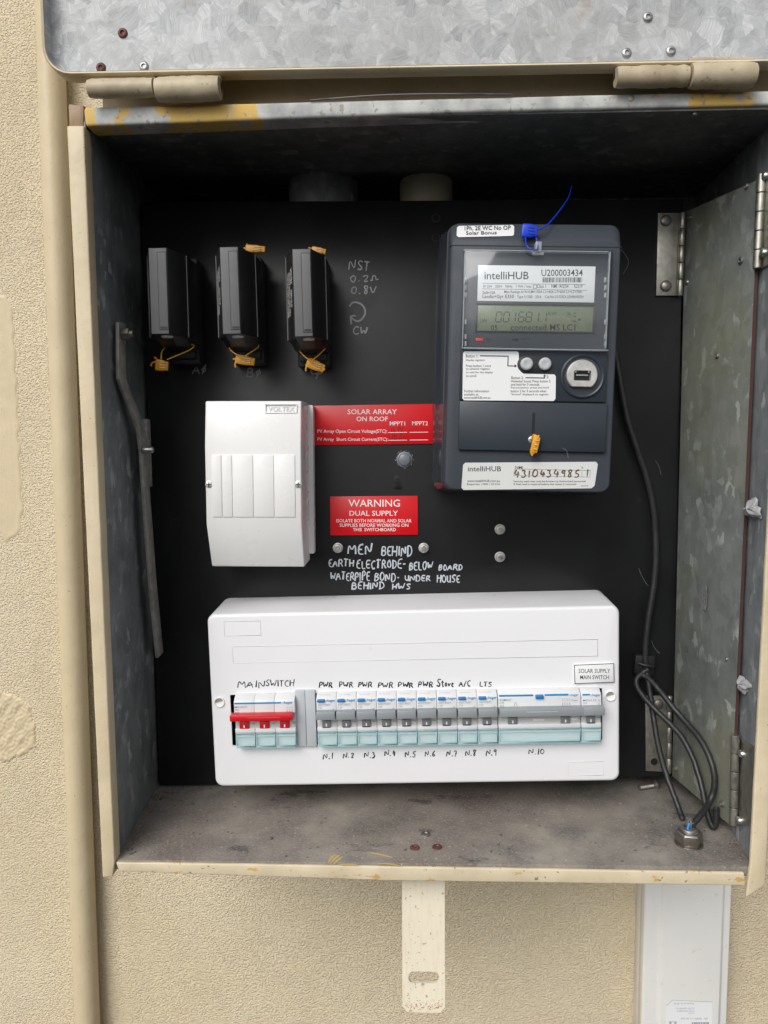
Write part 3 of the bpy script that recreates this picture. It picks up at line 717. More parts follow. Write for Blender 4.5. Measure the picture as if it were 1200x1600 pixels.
# --- hinged plate linking the board to the right side of the box
leaf = new_empty('hinged_plate', (490,-2,20)); LO = Vector((490,-2,20))
tag(leaf, 'tall olive grey galvanised plate hinged between board and right side', 'hinged plate')
LP = ((488,-3),(508.5,-86))
def atL(px, py, off=0.0): return at_plane(px, py, *LP, off)
LN = Vector((-(86-3), -20.5, 0)).normalized()
cor = [atL(x, y) for x, y in ((1069,332),(1186,280),(1141,1290),(1050,1212))]
print('LEAF', [tuple(round(v) for v in c) for c in cor])
for i_ in (0, 3):
    if cor[i_].y > -.8: cor[i_] = Vector((487.5, -.8, cor[i_].z))
mb = MB(); mb.loft([cor, [c-LN*1.6 for c in cor]])
for v in mb.v: v -= LO
mb.build('plate', M['galvleaf'], leaf, .2)
LD = Vector((20.5,-83,0)).normalized()
mb = MB(); mb.loft([[c+LN*.1, c-LN*2.4, c-LN*2.4+LD*.6, c+LN*.1+LD*.6] for c in (cor[1], cor[2])])
for v in mb.v: v -= LO
mb.build('edge_strip', M['brownedge'], leaf)
for x, y, r in ((1151,1158,3.2),(1056,1201,2.6),(1129,1256,3.0),(1167,291,2.4),(1158,407,3.2),(1079,340,2.4),(1074,441,2.2),(1121,556,2.4),(1136,1030,1.6)):
    p = atL(x, y)-LO; mb = MB(); mb.lathe(p, LN, [(r,-.3),(r*.95,.8),(r*.5,1.5),(r*.45,.9),(.01,.9)], 14); mb.build('screw', M['dullsteel'], leaf, smooth=50)
p = atL(1098, 930)-LO; mb = MB(); rnd = random.Random(5)
pts = [(-12,-7),(-3,-9),(9,-8),(12,0),(10,8),(4,9),(-6,5),(-12,2)]
mb.loft([[(p.x-.15, p.y+b, p.z+a) for a, b in pts],[(p.x+.1, p.y+b, p.z+a) for a, b in pts]])
mb.build('foil_sticker', m_galv('foil', (.35,.36,.35), (.55,.56,.55), (.85,.85,.85), metal=.6, scale=400, rough=.35), leaf)
def hinge(name, plate_px, yk, kx, r, mode, par, off):
    """pin hinge: knuckles down a barrel, a screwed plate"""
    (ka, kb) = kx
    if mode == 'board':
        a = at(ka, yk[0], Y=-4); b = at(kb, yk[1], Y=-4)
    else:
        a = atL(ka, yk[0], 1); b = atL(kb, yk[1], 1)
    a = a-off; b = b-off; n = 5; h = None
    for i in range(n):
        p = a+(b-a)*(i/n+.004); q = a+(b-a)*((i+1)/n-.004); mb = MB()
        mb.lathe(p, (q-p), [(r*.93,0),(r,.25),(r,(q-p).length-.25),(r*.93,(q-p).length)], 18)
        if h is None: h = mb.build(name, M['hinge'], par, smooth=40)
        else: mb.build('knuckle', M['hinge'], h, smooth=40)
    mb = MB()
    if mode == 'board':
        P = [at(x, y, Y=-1.5)-off for x, y in plate_px]; mb.prism([(p.x, p.z) for p in P], -2.2-off.y, -.1-off.y)
    else:
        P = [atR(x, y, 1.3)-off for x, y in plate_px]
        mb.loft([P, [p+Vector((1.1,0,0)) for p in P]])
    mb.build('hinge_plate', M['hinge'], h, .2); return h
hA = hinge('hinge', [(1028,333),(1065,333),(1063,462),(1025,462)], (332,463), (1067,1062), 2.6, 'board', leaf, LO)
hB = hinge('hinge', [(1008,1087),(1043,1087),(1044,1206),(1009,1204)], (1087,1208), (1046,1045), 2.6, 'board', leaf, LO)
for x, y, hh in ((1040,345,hA),(1040,447,hA),(1028,1100,hB)):
    p = at(x, y, Y=-2)-LO; mb = MB(); mb.lathe(p, (0,-1,0), [(5.2,-.5),(5,1.2),(3.5,2.4),(.01,2.8)], 18); s_ = mb.build('screw', M['dullsteel'], hh, smooth=50)
    mb = MB(); mb.box(p.x-3.4, p.x+3.4, p.y-2.9, p.y-2, p.z-.35, p.z+.35)
p = at(1022, 1190, Y=-2)-LO; mb = MB(); mb.lathe(p, (0,-1,0), [(3.4,-.1),(3.4,.35),(.01,.35)], 16); mb.build('screw_hole', M['black'], hB, smooth=40)
hC = hinge('hinge', [(1192,272),(1215,262),(1210,408),(1190,420)], (272,420), (1190,1183), 3.4, 'side', leaf, LO)
hD = hinge('hinge', [(1152,1150),(1179,1168),(1176,1290),(1150,1288)], (1148,1289), (1149,1146), 3.4, 'side', leaf, LO)
for x, y, hh in ((1162,1178,hD),(1158,1282,hD),(1196,395,hC),(1198,275,hC)):
    p = atR(x, y, 1)-LO; mb = MB(); mb.lathe(p, (-1,0,0), [(3.2,-.5),(3.2,2.5),(2.2,3.6),(.01,3.8)], 14); mb.build('screw', M['steel'], hh, smooth=50)

# sealant blobs on the right side panel
def blob(name, px, py, sx, sy, seed, label, X):
    p = atR(px, py, X); rnd = random.Random(seed); mb = MB(); loops = []
    n, mrow = 28, 11
    for i in range(mrow):
        u = i/(mrow-1)*math.pi/2; loops.append([])
        for k in range(n):
            a = 2*math.pi*k/n; w = 1+.3*math.sin(3*a+seed)+.15*math.sin(7*a+u*3)+.1*math.sin(5*a-u*6)
            loops[-1].append((-math.sin(u)*5.0*(1+.25*math.sin(4*a+seed)), math.cos(a)*sx*math.cos(u)*w, math.sin(a)*sy*math.cos(u)*w))
    mb.loft(loops); o = mb.build(name, M['silicone'], None, smooth=70); o.location = p*S; tag(o, label, 'sealant', 'sealant blobs on the right side'); return o
blob('sealant_blob', 1178, 795, 12, 7, 3, 'grey sealant blob stuck across the plate edge on right, upper one', 3)
blob('sealant_blob', 1165, 1070, 8, 6, 6, 'grey sealant blob on the right side panel above lower hinge', 1)

# scratches of yellow primer and grit on the floor
def floor_stroke(name, px, r, mt):
    mb = MB()
    for pts in px:
        P = chaikin([at(x, y, Z=0.05) for x, y in pts], 2); L = []
        for i, p in enumerate(P):
            t = (P[min(i+1, len(P)-1)]-P[max(i-1, 0)]).normalized(); sd = Vector((-t.y, t.x, 0)); w = r*math.sin(math.pi*(i+.6)/(len(P)+.2))
            L.append([p+sd*w, p+Vector((0,0,.12)), p-sd*w])
        mb.loft(L, False, False)
    return mb.build(name, mt, box, smooth=60)
floor_stroke('primer_scratch', [[(513,1348),(519,1338),(526,1335)],[(517,1349),(524,1340),(531,1336)],[(522,1350),(528,1343),(536,1338)],[(577,1332),(595,1335),(614,1340)],[(590,1350),(606,1349),(627,1353)],[(530,1351),(548,1350),(560,1352)]], 1.0, mat('primer_yellow', (.58,.42,.15), .6))
mb = MB(); rnd = random.Random(21)
for k in range(420):
    m_ = rnd.random()
    if m_ < .4: y = rnd.uniform(-122, 2); x = wx(LW, y)+abs(rnd.gauss(0, 5))+1
    elif m_ < .6: y = rnd.uniform(-122, 2); x = wx(RW, y)-abs(rnd.gauss(0, 5))-1
    else: y = rnd.uniform(-122, 2); x = rnd.uniform(5, 505)
    r = abs(rnd.gauss(0, .55))+.25; a = rnd.uniform(0, 3)
    mb.lathe((x, y, 0), (rnd.uniform(-.3,.3), rnd.uniform(-.3,.3), 1), [(r,0),(r*.9,r*.5),(r*.3,r*.9)], 5, a)
grit = mb.build('grit', m_plastic('grit', (.24,.21,.17), .8, var=.8), None, smooth=0); tag(grit, 'scattered grit and flakes on the box floor', 'grit', kind='stuff')

# a few dusty threads caught on the board
mb = MB()
for pts in ([(998,888),(1004,903),(1013,916)],[(1018,1000),(1020,1008),(1026,1017),(1031,1021)],[(971,390),(985,409),(974,428)],[(879,700),(886,704),(888,716)],[(1024,720),(1030,728),(1033,742)]):
    stroke_px(mb, W0, pts, 1.0 if pts[0][0] != 879 else 90, .09, 2, 1.0)
mb.build('dust_thread', M['chalkdim'], board, smooth=60)

# ================================================================ service fuse holders
def seal(name, label, cx, cy, wpx, hpx, ang, Y, wires, group, mt='seal', tails=()):
    c = at(cx, cy, Y=Y); e = new_empty(name, c); tag(e, label, 'seal', group)
    k = 1144.66/(Y-CY); w, h = wpx/k, hpx/k; a = math.radians(ang)
    def R(x, y, z): return Vector((x*math.cos(a)+z*math.sin(a), y, -x*math.sin(a)+z*math.cos(a)))
    mb = MB(); sec = []
    for x, s in ((-.5,.8),(-.42,1),(.1,1.0),(.2,.86),(.5,.8)):
        sec.append([R(x*w, yy*3.6*s, zz*h*s) for yy, zz in ((-.5,-.36),(-.36,-.5),(.36,-.5),(.5,-.36),(.5,.36),(.36,.5),(-.36,.5),(-.5,.36))])
    mb.loft(sec); mb.build('seal_body', M[mt], e, .25)
    mb = MB()
    for t in (-.22, .0, .22):
        p = [R(w*(-.1), -2.0, h*t), R(w*.3, -2.0, h*t)]; mb.tube(p, .5, 6)
    mb.build('seal_rib', M['sealclear'] if mt == 'seal' else M[mt], e)
    for pts in wires:
        if 'fuse' in label and len(pts) > 4: pts = [(x, y, yy*.55-28) for x, y, yy in pts]
        P = [at(x, y, Y=yy)-c for x, y, yy in pts]; mb = MB(); mb.tube(chaikin(P, 2), .55, 8); mb.build('seal_wire', M[mt], e, smooth=60)
    for pts in tails:
        P = [at(x, y, Y=Y-1)-c for x, y in pts]; mb = MB(); mb.tube(chaikin(P, 1), .8, 6); mb.build('seal_tail', M[mt], e, smooth=60)
    return e
fus = [((250.7,522.7),(246,387),'leftmost black service fuse holder, nearest the left side panel'),
       ((362.5,522.6),(357.5,385.5),'middle one of the three black service fuse holders'),
       ((475,526.7),(471,388.5),'rightmost of the three black fuse holders, beside the chalky figures')]
first = None
for pb, pt, lab in fus:
    fr = Fr(pb, pt, 80, 'v'); zt = fr.p(*pt, 80).z; zb_ = 0
    if first is None or True:
        e = fr.empty('fuse_holder'); tag(e, lab, 'fuse holder', 'service fuse holders on the board')
        mb = MB()
        sec = [(-16.5,-16),(-16.5,-57),(-7.7,-80),(7.7,-80),(16.5,-57),(16.5,-16)]
        top = [(-15.5,-16),(-15.5,-56),(-7.4,-79),(7.4,-79),(15.5,-56),(15.5,-16)]
        mb.loft([[(x,y,zb_) for x,y in sec],[(x,y,zt) for x,y in sec]])
        mb.build('cap', M['fuse'], e, .7)
        mb = MB(); mb.loft([[(x*.8,y*.72,zb_-6) for x,y in sec],[(x*.93,y*.95,zb_+.5) for x,y in sec]]); mb.build('cap_skirt', M['fuse'], e, .6)
        mb = MB(); mb.box(-14.5,14.5,-18,-.2,zb_-17,zt+7); mb.box(-12,12,-24,-17,zb_-13,zb_-3); mb.build('base', M['fuse'], e, 1.2)
        mb = MB(); mb.box(-7.1,7.1,-80.5,-79.5,.6,zt-.6); f_ = mb.build('front_plate', M['fuseface'], e, .2)
        mb = MB(); mb.box(-.6,7.05,-80.62,-80.3,3.4,zt-3.4); mb.build('insert_joint', M['fuse'], f_)
        mb = MB(); mb.box(-.1,6.9,-80.95,-80.3,4,zt-4); mb.build('carrier_insert', M['fuseface'], f_, .2)
        mb = MB(); mb.box(.6,6.3,-81.1,-80.8,4.6,6.2); mb.build('pull_notch', M['fuse'], f_)
        mb = MB(); mb.lathe((3,-72,0),(0,0,-1),[(5,-.5),(5,1),(4,1.6),(.01,1.6)],18); mb.build('sight_button', M['midgrey'], e, smooth=40)
        for sx in (-1, 1):
            mb = MB(); mb.tube([(sx*16.6,-57,1),(sx*16.6,-57,zt-1)], .45, 6); mb.build('edge_highlight', M['fuseface'], e)  # thin pale bead paints the highlight along the chamfer edge
        mb = MB()
        def cp(t, z, o=.18):                        # left chamfer: t 0 at the side, 1 at the front
            nx_, ny_ = -.934, -.357
            return Vector((-16.5+8.8*t+nx_*o, -57-23*t+ny_*o, z))
        def cline(txt, t0, t1, z0, z1): text_into(mb, txt, cp(t0, z0), cp(t0, z1), cp(t1, z0))
        cline('VOLTEX', .62, .9, zt*.80, zt*.62); cline('SFBW100-60', .64, .84, zt*.56, zt*.36)
        cline('SERVICE DEVICE 100A 400V', .38, .56, zt*.78, zt*.27); cline('FUSE LINK TYPE 100A GG BS88', .14, .32, zt*.77, zt*.27)
        mb.build('lettering', M['whiteprint'], e, smooth=0, dbl=False)
sg = 'orange wire seals on the fuse holders'
seal('wire_seal','orange wire seal hanging under the leftmost fuse holder',253,571,20,17,6,-42,[[(261,562,-42),(275,556,-40),(297,547,-36),(305,540,-30),(298,538,-24),(268,538,-24),(260,541,-30),(252,549,-38),(252,562,-42)]],sg,tails=[[(243,565),(237,567),(236,572)],[(245,561),(241,558)]])
seal('wire_seal','orange wire seal hanging under the middle fuse holder',383,563,30,14,10,-42,[[(380,558,-42),(393,550,-38),(407,540,-30),(398,538,-24),(366,538,-24),(357,541,-30),(361,549,-36),(380,560,-42)]],sg,tails=[[(372,562),(367,567),(368,574)],[(372,561),(364,561)]])
seal('wire_seal','orange wire seal hanging under the rightmost fuse holder',493,571,29,15,22,-42,[[(488,563,-42),(499,554,-38),(510,543,-30),(503,540,-24),(474,540,-24),(465,544,-30),(473,555,-36),(488,566,-42)]],sg,tails=[[(480,569),(478,575),(478,580)],[(505,575),(508,577),(504,579)]])
seal('wire_seal','orange seal lying on top of the middle fuse holder',399,389,30,11,4,-40,[[(384,388,-40),(382,393,-30)]],sg,tails=[[(386,381),(387,391)],[(381,388),(387,388)]])
seal('wire_seal','orange seal lying on top of the rightmost fuse holder',498,392,22,10,10,-40,[[(488,389,-40),(482,390,-30)]],sg,tails=[[(482,387),(490,390)]])

# ================================================================ white cover with blanks
fr = Fr((400,886),(396,626),58,'v'); e = fr.empty('breaker_cover')
tag(e, 'upright white plastic breaker cover with ribbed blanks below the fuse holders', 'breaker cover')
xl_ = (fr.p(320.5,697,62).x+fr.p(321.5,820,62).x)/2; xr2 = fr.p(471,757,62).x
zz = lambda y, w, x=396: fr.p(x, y, w).z
prof = [(-10,zz(884,47)-.5),(-47,zz(885.5,47)),(-62,zz(820,62)),(-62,zz(697,62)),(-57,zz(626.5,57)),(-10,zz(626.5,57)+1)]
mb = MB(); mb.exx(prof, xl_, xr2); mb.build('cover', M['whitewarm'], e, 1.4, 3)
mb = MB(); mb.exx([(-.2,zz(884,47)+6),(-13,zz(884,47)+6),(-13,zz(626.5,57)-1),(-.2,zz(626.5,57)-1)], xl_-2, fr.p(490,757,13).x); mb.build('base', M['whitewarm'], e, 1)
for x0, x1 in ((331,346.3),(347,362.6),(363.4,395.3),(396.2,427.7),(428.5,461)):
    a, b, c, d = fr.rect(x0, 711, x1, 808, 62.8); mb = MB(); mb.box(a, b, -62.9, -61.5, c, d); mb.build('blank', M['whitewarm'], e, .5, 2)
a, b, c, d = fr.rect(415, 631.5, 464, 645.5, 58.6); mb = MB()
for q in ((a,b,c,c+.6),(a,b,d-.6,d),(a,a+.6,c,d),(b-.6,b,c,d)): mb.box(q[0],q[1],-58.9,-57,q[2],q[3])
npl = mb.build('nameplate', M['emboss'], e, .15)
mb = MB(); print_px(mb, fr, 'VOLTEX', 419, 634, 460, 643, 58.75); mb.build('lettering', M['emboss'], npl, smooth=0, dbl=False)
for x, y in ((326.5,757),(466,757)):
    p = fr.p(x, y, 62); mb = MB(); mb.lathe((p.x,-61.6,p.z),(0,-1,0),[(3.1,-.5),(3.1,.7),(2.4,1.0),(.01,1.0)],18); s_ = mb.build('screw', M['nickel'], e, smooth=40)
    mb = MB(); mb.box(p.x-2,p.x+2,-62.9,-62.4,p.z-.35,p.z+.35); mb.box(p.x-.35,p.x+.35,-62.95,-62.45,p.z-2,p.z+2); mb.build('cross_slot', M['black'], s_)

# ================================================================ engraved red signs
def sign(name, label, px, h0, h1, w, rows, rules=(), plate='signred', ink='whiteprint', border=None):
    fr = Fr(h0, h1, w, 'h'); e = fr.empty(name); tag(e, label, 'sign')
    a, b, c, d = fr.rect(*px, w); mb = MB()
    mb.box(a, b, -w, -.15 if w < 10 else -62.2, c, d); pl = mb.build('plate', M[plate], e, .25)
    mb = MB()
    for txt, x0, y0, x1, y1 in rows: print_px(mb, fr, txt, x0, y0, x1, y1, w+.08)
    for q in rules: quad_px(mb, fr, *q, w+.1, .2)
    mb.build('lettering', M[ink], e, smooth=0, dbl=False)
    if border:
        mb = MB(); t = .45
        for q in ((a,b,c,c+t),(a,b,d-t,d),(a,a+t,c,d),(b-t,b,c,d)): mb.box(q[0],q[1],-w-.1,-w+.3,q[2],q[3])
        mb.build('border', M[border], e)
    return fr, e
f1, e1 = sign('engraved_sign', 'wide red engraved sign reading solar array on roof', (485,632.5,676.5,694.5), (487,696),(676,693.5), 1.6,
  [('SOLAR ARRAY',543,639.5,620,647.3),('ON ROOF',557,650.8,606,658.2),('MPPT1',609,658.6,633,664.8),('MPPT2',644,658.2,668.5,664.4),
   ('PV Array Open Circuit Voltage(STC):',496,671,605,678),('PV Array  Short Circuit Current(STC):',496,683.8,606,690.4)],
  [(606.5,675.2,636,676.1),(640,674.9,669,675.8),(606.5,687.4,636,688.3),(640,687,669,687.9)])
mb = MB(); hand(mb, f1, '11.7V', 611, 667, 630, 674, 1.75, .35); hand(mb, f1, '10.5A', 612, 679, 635, 686.5, 1.75, .38); mb.build('handwriting', mat('faint_ink', (.16,.004,.006), .5), e1, smooth=60)
sign('engraved_sign', 'small red engraved sign reading warning dual supply', (516,775.3,653,836), (516,836.5),(653,835.5), 1.6,
  [('WARNING',544.5,780.6,625,791.8),('DUAL SUPPLY',546,798,621.6,806),('ISOLATE BOTH NORMAL AND SOLAR',525.6,811,643,816.3),('SUPPLIES BEFORE WORKING ON',530.7,818,638,823.2),('THIS  SWITCHBOARD',551.4,824.9,618.5,830)])

# ================================================================ electricity meter
fr = Fr((823.5,767),(838.5,358),85,'v'); e = fr.empty('electricity_meter')
tag(e, 'dark grey electricity meter with clear window and greenish display', 'meter')
x0, x1, z0, z1 = fr.rect(700, 352, 962, 767, 85)
zc = fr.p(838,375,85).z; zt_ = fr.p(838,351,76).z
def mo(g, top, r): return rrect(x0-g, x1+g, z0-g*.6, top, r, 5)
mb = MB(); mb.loftxz([(mo(8, zt_+5, 9),-.2),(mo(7.5, zt_+4.5, 9),-42),(mo(6, zt_+3, 9),-44),(mo(2.5, zt_+1.5, 9),-70)])
mb.build('rear_case', M['meterflank'], e, 0, smooth=50)
mb = MB(); mb.loftxz([(mo(1.6, zt_+.5, 8),-68),(mo(.9, zt_, 8),-77),(mo(0, zc+1.5, 7.5),-84.2),(mo(-1, zc, 7),-85)])
mb.build('front_case', M['metergrain'], e, .5, 2, smooth=45)
mb = MB(); mb.box(x0-.6, x1+.6, -85.15, -80, fr.p(838,385.8,85).z, fr.p(838,384.2,85).z); mb.build('case_joint', M['black'], e)
# raised front panel in three pieces
def plate(name, px, w0, w1, mt, bev=.6, par=e):
    a, b, c, d = fr.rect(*px, w1); mb = MB(); mb.box(a, b, -w1, -w0, c, d); return mb.build(name, M[mt], par, bev)
plate('front_panel', (721,389,952,627), 84, 88, 'metergrey', .8)
tcov = plate('terminal_cover', (717,628.4,948,705), 84, 88.8, 'metergrey', 1.0)
plate('cover_slot', (831.5,645,835.6,678), 87, 89.0, 'black', 0, tcov)
p = fr.p(831,687,88.8); mb = MB(); mb.lathe((p.x,-88.6,p.z),(0,-1,0),[(3,-.3),(2.9,.6),(1.5,1.0),(.01,1.0)],16); s_ = mb.build('screw', M['steel'], tcov, smooth=40)
mb = MB(); mb.box(p.x-2,p.x+2,-89.8,-89.4,p.z-.35,p.z+.35); mb.box(p.x-.35,p.x+.35,-89.85,-89.45,p.z-2,p.z+2); mb.build('cross_slot', M['black'], s_)
# nameplate behind the window
wn_ = 88.6
npl = plate('nameplate', (746.5,415.2,929.5,471.5), 88, wn_, 'paper', .15)
mb = MB(); w = wn_+.08
for t in (('intelliHUB',757,424.5,826,436.5),('U200003434',846,421,910.5,431.5),('1P 2W   230V   50Hz   1 Wh / imp',755,445.5,830,450.5),('Class 1     NMI 14/2/54      E2219',839,444.5,910,449.8),
          ('2x/b=10A',754,454.8,774,459.5),('Max Ratings A+N+LM=100A L1=40A L7=60A L1+L7=70A',788,453.8,909,459.2),('Type U1300   2016    Cat.No.U1325DL32NBN002H',808,461.5,911.5,467)): print_px(mb, fr, *t, w)
print_px(mb, fr, 'Landis+Gyr E350', 754, 460.4, 803, 467.6, w)
for q in ((753.5,443.4,915,443.9),(753.5,452.2,918,452.7)): quad_px(mb, fr, *q, w, .1)
for q in ((833,445,839,445.6),(833,450.2,839,450.8),(833,445,833.7,450.8),(838.3,445,839,450.8)): quad_px(mb, fr, *q, w, .1)
rnd = random.Random(11); x = 848.0
while x < 909:
    b_ = rnd.choice((.55,.55,1.1,1.6)); quad_px(mb, fr, x, 433.5, min(x+b_, 909.5), 441.2, w, .1); x += b_+rnd.choice((.6,.6,1.2))
mb.build('lettering', M['darkprint'], npl, smooth=0, dbl=False)
mb = MB(); print_px(mb, fr, 'HUB', 791.5, 424.5, 826, 436.5, w+.03)
# display
dsp = plate('display', (745.5,476,928.5,517.5), 88, 88.5, 'lcd', .1)
mb = MB()
for q in ((743.5,472.8,930.5,476.6),(743.5,517,930.5,519.2),(743.5,473,745.8,519),(926.8,473,930.5,519)):
    a, b, c, d = fr.rect(*q, 89.6); mb.box(a, b, -89.6, -87.8, c, d)
mb.build('bezel', M['darkframe'], dsp, .2)
mb = MB()
SEG = {'0':'abcdef','1':'bc','6':'acdefg','8':'abcdefg','7':'abc'}
def seg7(ch, px, py, wd, ht):
    t = 1.5
    R_ = {'a':(0,0,1,0),'d':(0,1,1,1),'g':(0,.5,1,.5),'f':(0,0,0,.5),'e':(0,.5,0,1),'b':(1,0,1,.5),'c':(1,.5,1,1)}
    for s_ in SEG[ch]:
        ax, ay, bx, by = R_[s_]; sh = lambda yy: (1-yy)*2.0
        pa = (px+ax*wd+sh(ay), py+ay*ht); pb = (px+bx*wd+sh(by), py+by*ht)
        dx, dy = pb[0]-pa[0], pb[1]-pa[1]; L = math.hypot(dx, dy); ux, uy = dx/L, dy/L
        pa = (pa[0]+ux*.9, pa[1]+uy*.9); pb = (pb[0]-ux*.9, pb[1]-uy*.9)
        q = [fr.p(pa[0]-uy*t/2, pa[1]+ux*t/2, 88.56), fr.p(pb[0]-uy*t/2, pb[1]+ux*t/2, 88.56), fr.p(pb[0]+uy*t/2, pb[1]-ux*t/2, 88.56), fr.p(pa[0]+uy*t/2, pa[1]-ux*t/2, 88.56)]
        mb.add(q, [(0,1,2,3)])
for ch, px in (('0',774),('0',786),('1',796),('6',809.5),('8',821),('1',832),('1',844)): seg7(ch, px, 487.5, 8.6, 15.5)
print_px(mb, fr, '.', 844, 501.5, 845.6, 503.2, 88.56); print_px(mb, fr, 'KW', 857, 487, 870, 493, 88.56); print_px(mb, fr, 'h', 887, 487, 891.5, 493, 88.56)
quad_px(mb, fr, 896, 488.5, 900, 490, 88.56, .05); quad_px(mb, fr, 896, 493.5, 900, 495, 88.56, .05); print_px(mb, fr, 'var', 894, 500.5, 902, 503.5, 88.56); quad_px(mb, fr, 903.5, 498, 907, 501, 88.56, .05)
print_px(mb, fr, 'LAN', 750, 498, 760, 503.5, 88.56); print_px(mb, fr, '05', 767, 508, 777.5, 516.2, 88.56); print_px(mb, fr, 'connected MS LC1', 798, 506.5, 899, 516.6, 88.56)
mb.build('lettering', M['lcdink'], dsp, smooth=0, dbl=False)
plate('red_indicator', (743.5,528.5,755,533), 87.8, 88.7, 'redlamp', .2); plate('dark_indicator', (800,528.5,811,531.5), 87.8, 88.6, 'black', .1)
mb = MB(); print_px(mb, fr, 'Wh', 759, 527.5, 768, 532.5, 88.1); print_px(mb, fr, 'varh', 814, 527, 829, 531.5, 88.1); mb.build('lettering', M['black'], e, smooth=0, dbl=False)
# clear window lid
win = plate('window', (724,391,951,546), 91.0, 92.6, 'clear', .5)
mb = MB()
for q in ((724,391,951,393),(724,544.5,951,546.5),(724,393,725.6,544.5),(949.4,393,951,544.5)):
    a, b, c, d = fr.rect(*q, 93); mb.box(a, b, -93.2, -88.2, c, d)
mb.build('window_rim', M['clearedge'], win, .4)
for xx in (727.5, 946):
    for yy in (437, 449, 461, 503, 526, 537):
        a, b, c, d = fr.rect(xx-1.6, yy-4, xx+1.6, yy+4, 91); mb = MB(); mb.box(a, b, -91.5, -88.2, c, d); mb.build('window_clip', M['clearedge'], win, .3)
mb = MB(); a, b, c, d = fr.rect(832, 378, 850, 399, 93); mb.box(a+2, b-2, -95, -86, c+2, d); mb.box(a, b, -94, -90.5, c, c+2.5); mb.build('seal_lug', M['clearedge'], win, .6)
# buttons, optical port
a, b, c, d = fr.rect(808, 556, 862, 582.5, 88.3); mb = MB(); mb.prism(rrect(a, b, c, d, 6.5, 6), -88.35, -87); rec = mb.build('button_recess', M['darkframe'], e, .2)
for x in (822.5, 851):
    p = fr.p(x, 569, 88); mb = MB(); mb.lathe((p.x,-88,p.z),(0,-1,0),[(5.0,-.5),(5.0,2.4),(4.6,3.2),(3.6,3.6),(2,3.2),(.01,3.0)],28); mb.build('push_button', M['button'], rec, smooth=50)
p = fr.p(910, 588, 88); mb = MB(); mb.lathe((p.x,-87.6,p.z),(0,-1,0),[(17.6,-.6),(17.4,1.6),(16.4,2.2),(15.2,1.6),(14.8,.6),(.01,.6)],44); port = mb.build('optical_port', M['metergrey'], e, smooth=40)
mb = MB(); pts = [(12.2*math.cos(a), max(-9.4, 12.2*math.sin(a))) for a in [2*math.pi*k/48 for k in range(48)]]
q = fr.p(910, 586, 92); hole = rrect(-6.6, 6.8, -4.4, 3.6, 1.2, 11)
def ang_of(P, O): return math.atan2(P[1]-O[1], P[0]-O[0])
hole = [(p_[0], p_[1]) for p_ in hole]
mb.loftxz([([(q.x+a, q.z+b) for a, b in pts], -88), ([(q.x+a, q.z+b) for a, b in pts], -91.4), ([(q.x+a*.94, q.z+b*.94) for a, b in pts], -92)], True, False)
outl = [(q.x+a*.94, q.z+b*.94) for a, b in pts]; inn = [(q.x+a, q.z+b) for a, b in hole]
mb.loftxz([(outl, -92), (inn, -92), (inn, -89)], False, True); mb.build('port_disc', M['nickel'], port, 0, smooth=35)
mb = MB(); mb.box(q.x-6.2,q.x+6.4,-89.6,-89.2,q.z-4,q.z+3.2); mb.build('port_socket', M['black'], port)
mb = MB(); mb.box(q.x-4.6,q.x+4.8,-91,-89.5,q.z-.6,q.z+.5); mb.box(q.x-5.6,q.x-4.6,-91.6,-89.5,q.z+1.8,q.z+4.2); mb.box(q.x+4.6,q.x+5.6,-91.6,-89.5,q.z+1.8,q.z+4.2); mb.build('socket_tongue', M['handle'], port, .1)
# instruction sticker (stepped outline) with print
def P2(x, y): p_ = fr.p(x, y, 88.2); return (p_.x, p_.z)
mb = MB(); ol = [P2(*v) for v in ((726,549),(808,549),(810.5,551.5),(811,575),(813.5,580.5),(818,584),(866,585),(868.5,588),(868,623),(865,626.5),(725,625.5),(722.5,622.5),(723.5,552))]
mb.prism(ol, -88.3, -87.9); st = mb.build('sticker', M['paper'], e, 0, smooth=0)
mb = MB()
for t in (('Button 1:',728,554,747,558.5),('Display registers:',728,561,758,565),('Press button 1 once',728,569.5,767,573.5),('to advance register',728,574.5,765.5,578.8),('or wait for the display',728,580,770,584.2),('to scroll',728,585.5,744,589),
          ('Further information',725.5,609,764,613),('available at:',725,614.5,748,618),('www.intelliHUB.com.au',725,619.5,766,623),('Button 2:',799,588,818,592.5),('Hotwater boost: Press button 2',798.5,593.5,860,597.5),
          ('and hold for 5 seconds.',798.5,598.8,843.5,602.6),('Reconnection: press and hold',798.5,604,857.5,608),('button 2 for 3 seconds when',798,609,853.5,613),('"Armed" displayed on register.',798,614.5,858,618.6)): print_px(mb, fr, *t, 88.4)
for q in ((750,555.4,794.5,557),(793,557,794.5,572.3),(793,571,805,572.5),(821,589.6,851.5,591.2),(850.2,586.5,851.6,591)): quad_px(mb, fr, *q, 88.42, .1)
mb.add([fr.p(804,569,88.45), fr.p(808,571.7,88.45), fr.p(804,574.4,88.45)], [(0,1,2)]); mb.add([fr.p(848.6,588,88.45), fr.p(850.9,584.8,88.45), fr.p(853.2,588,88.45)], [(0,1,2)])
print_px(mb, fr, '2', 854, 586.5, 857, 591, 88.4)
mb.build('lettering', M['darkprint'], st, smooth=0, dbl=False)
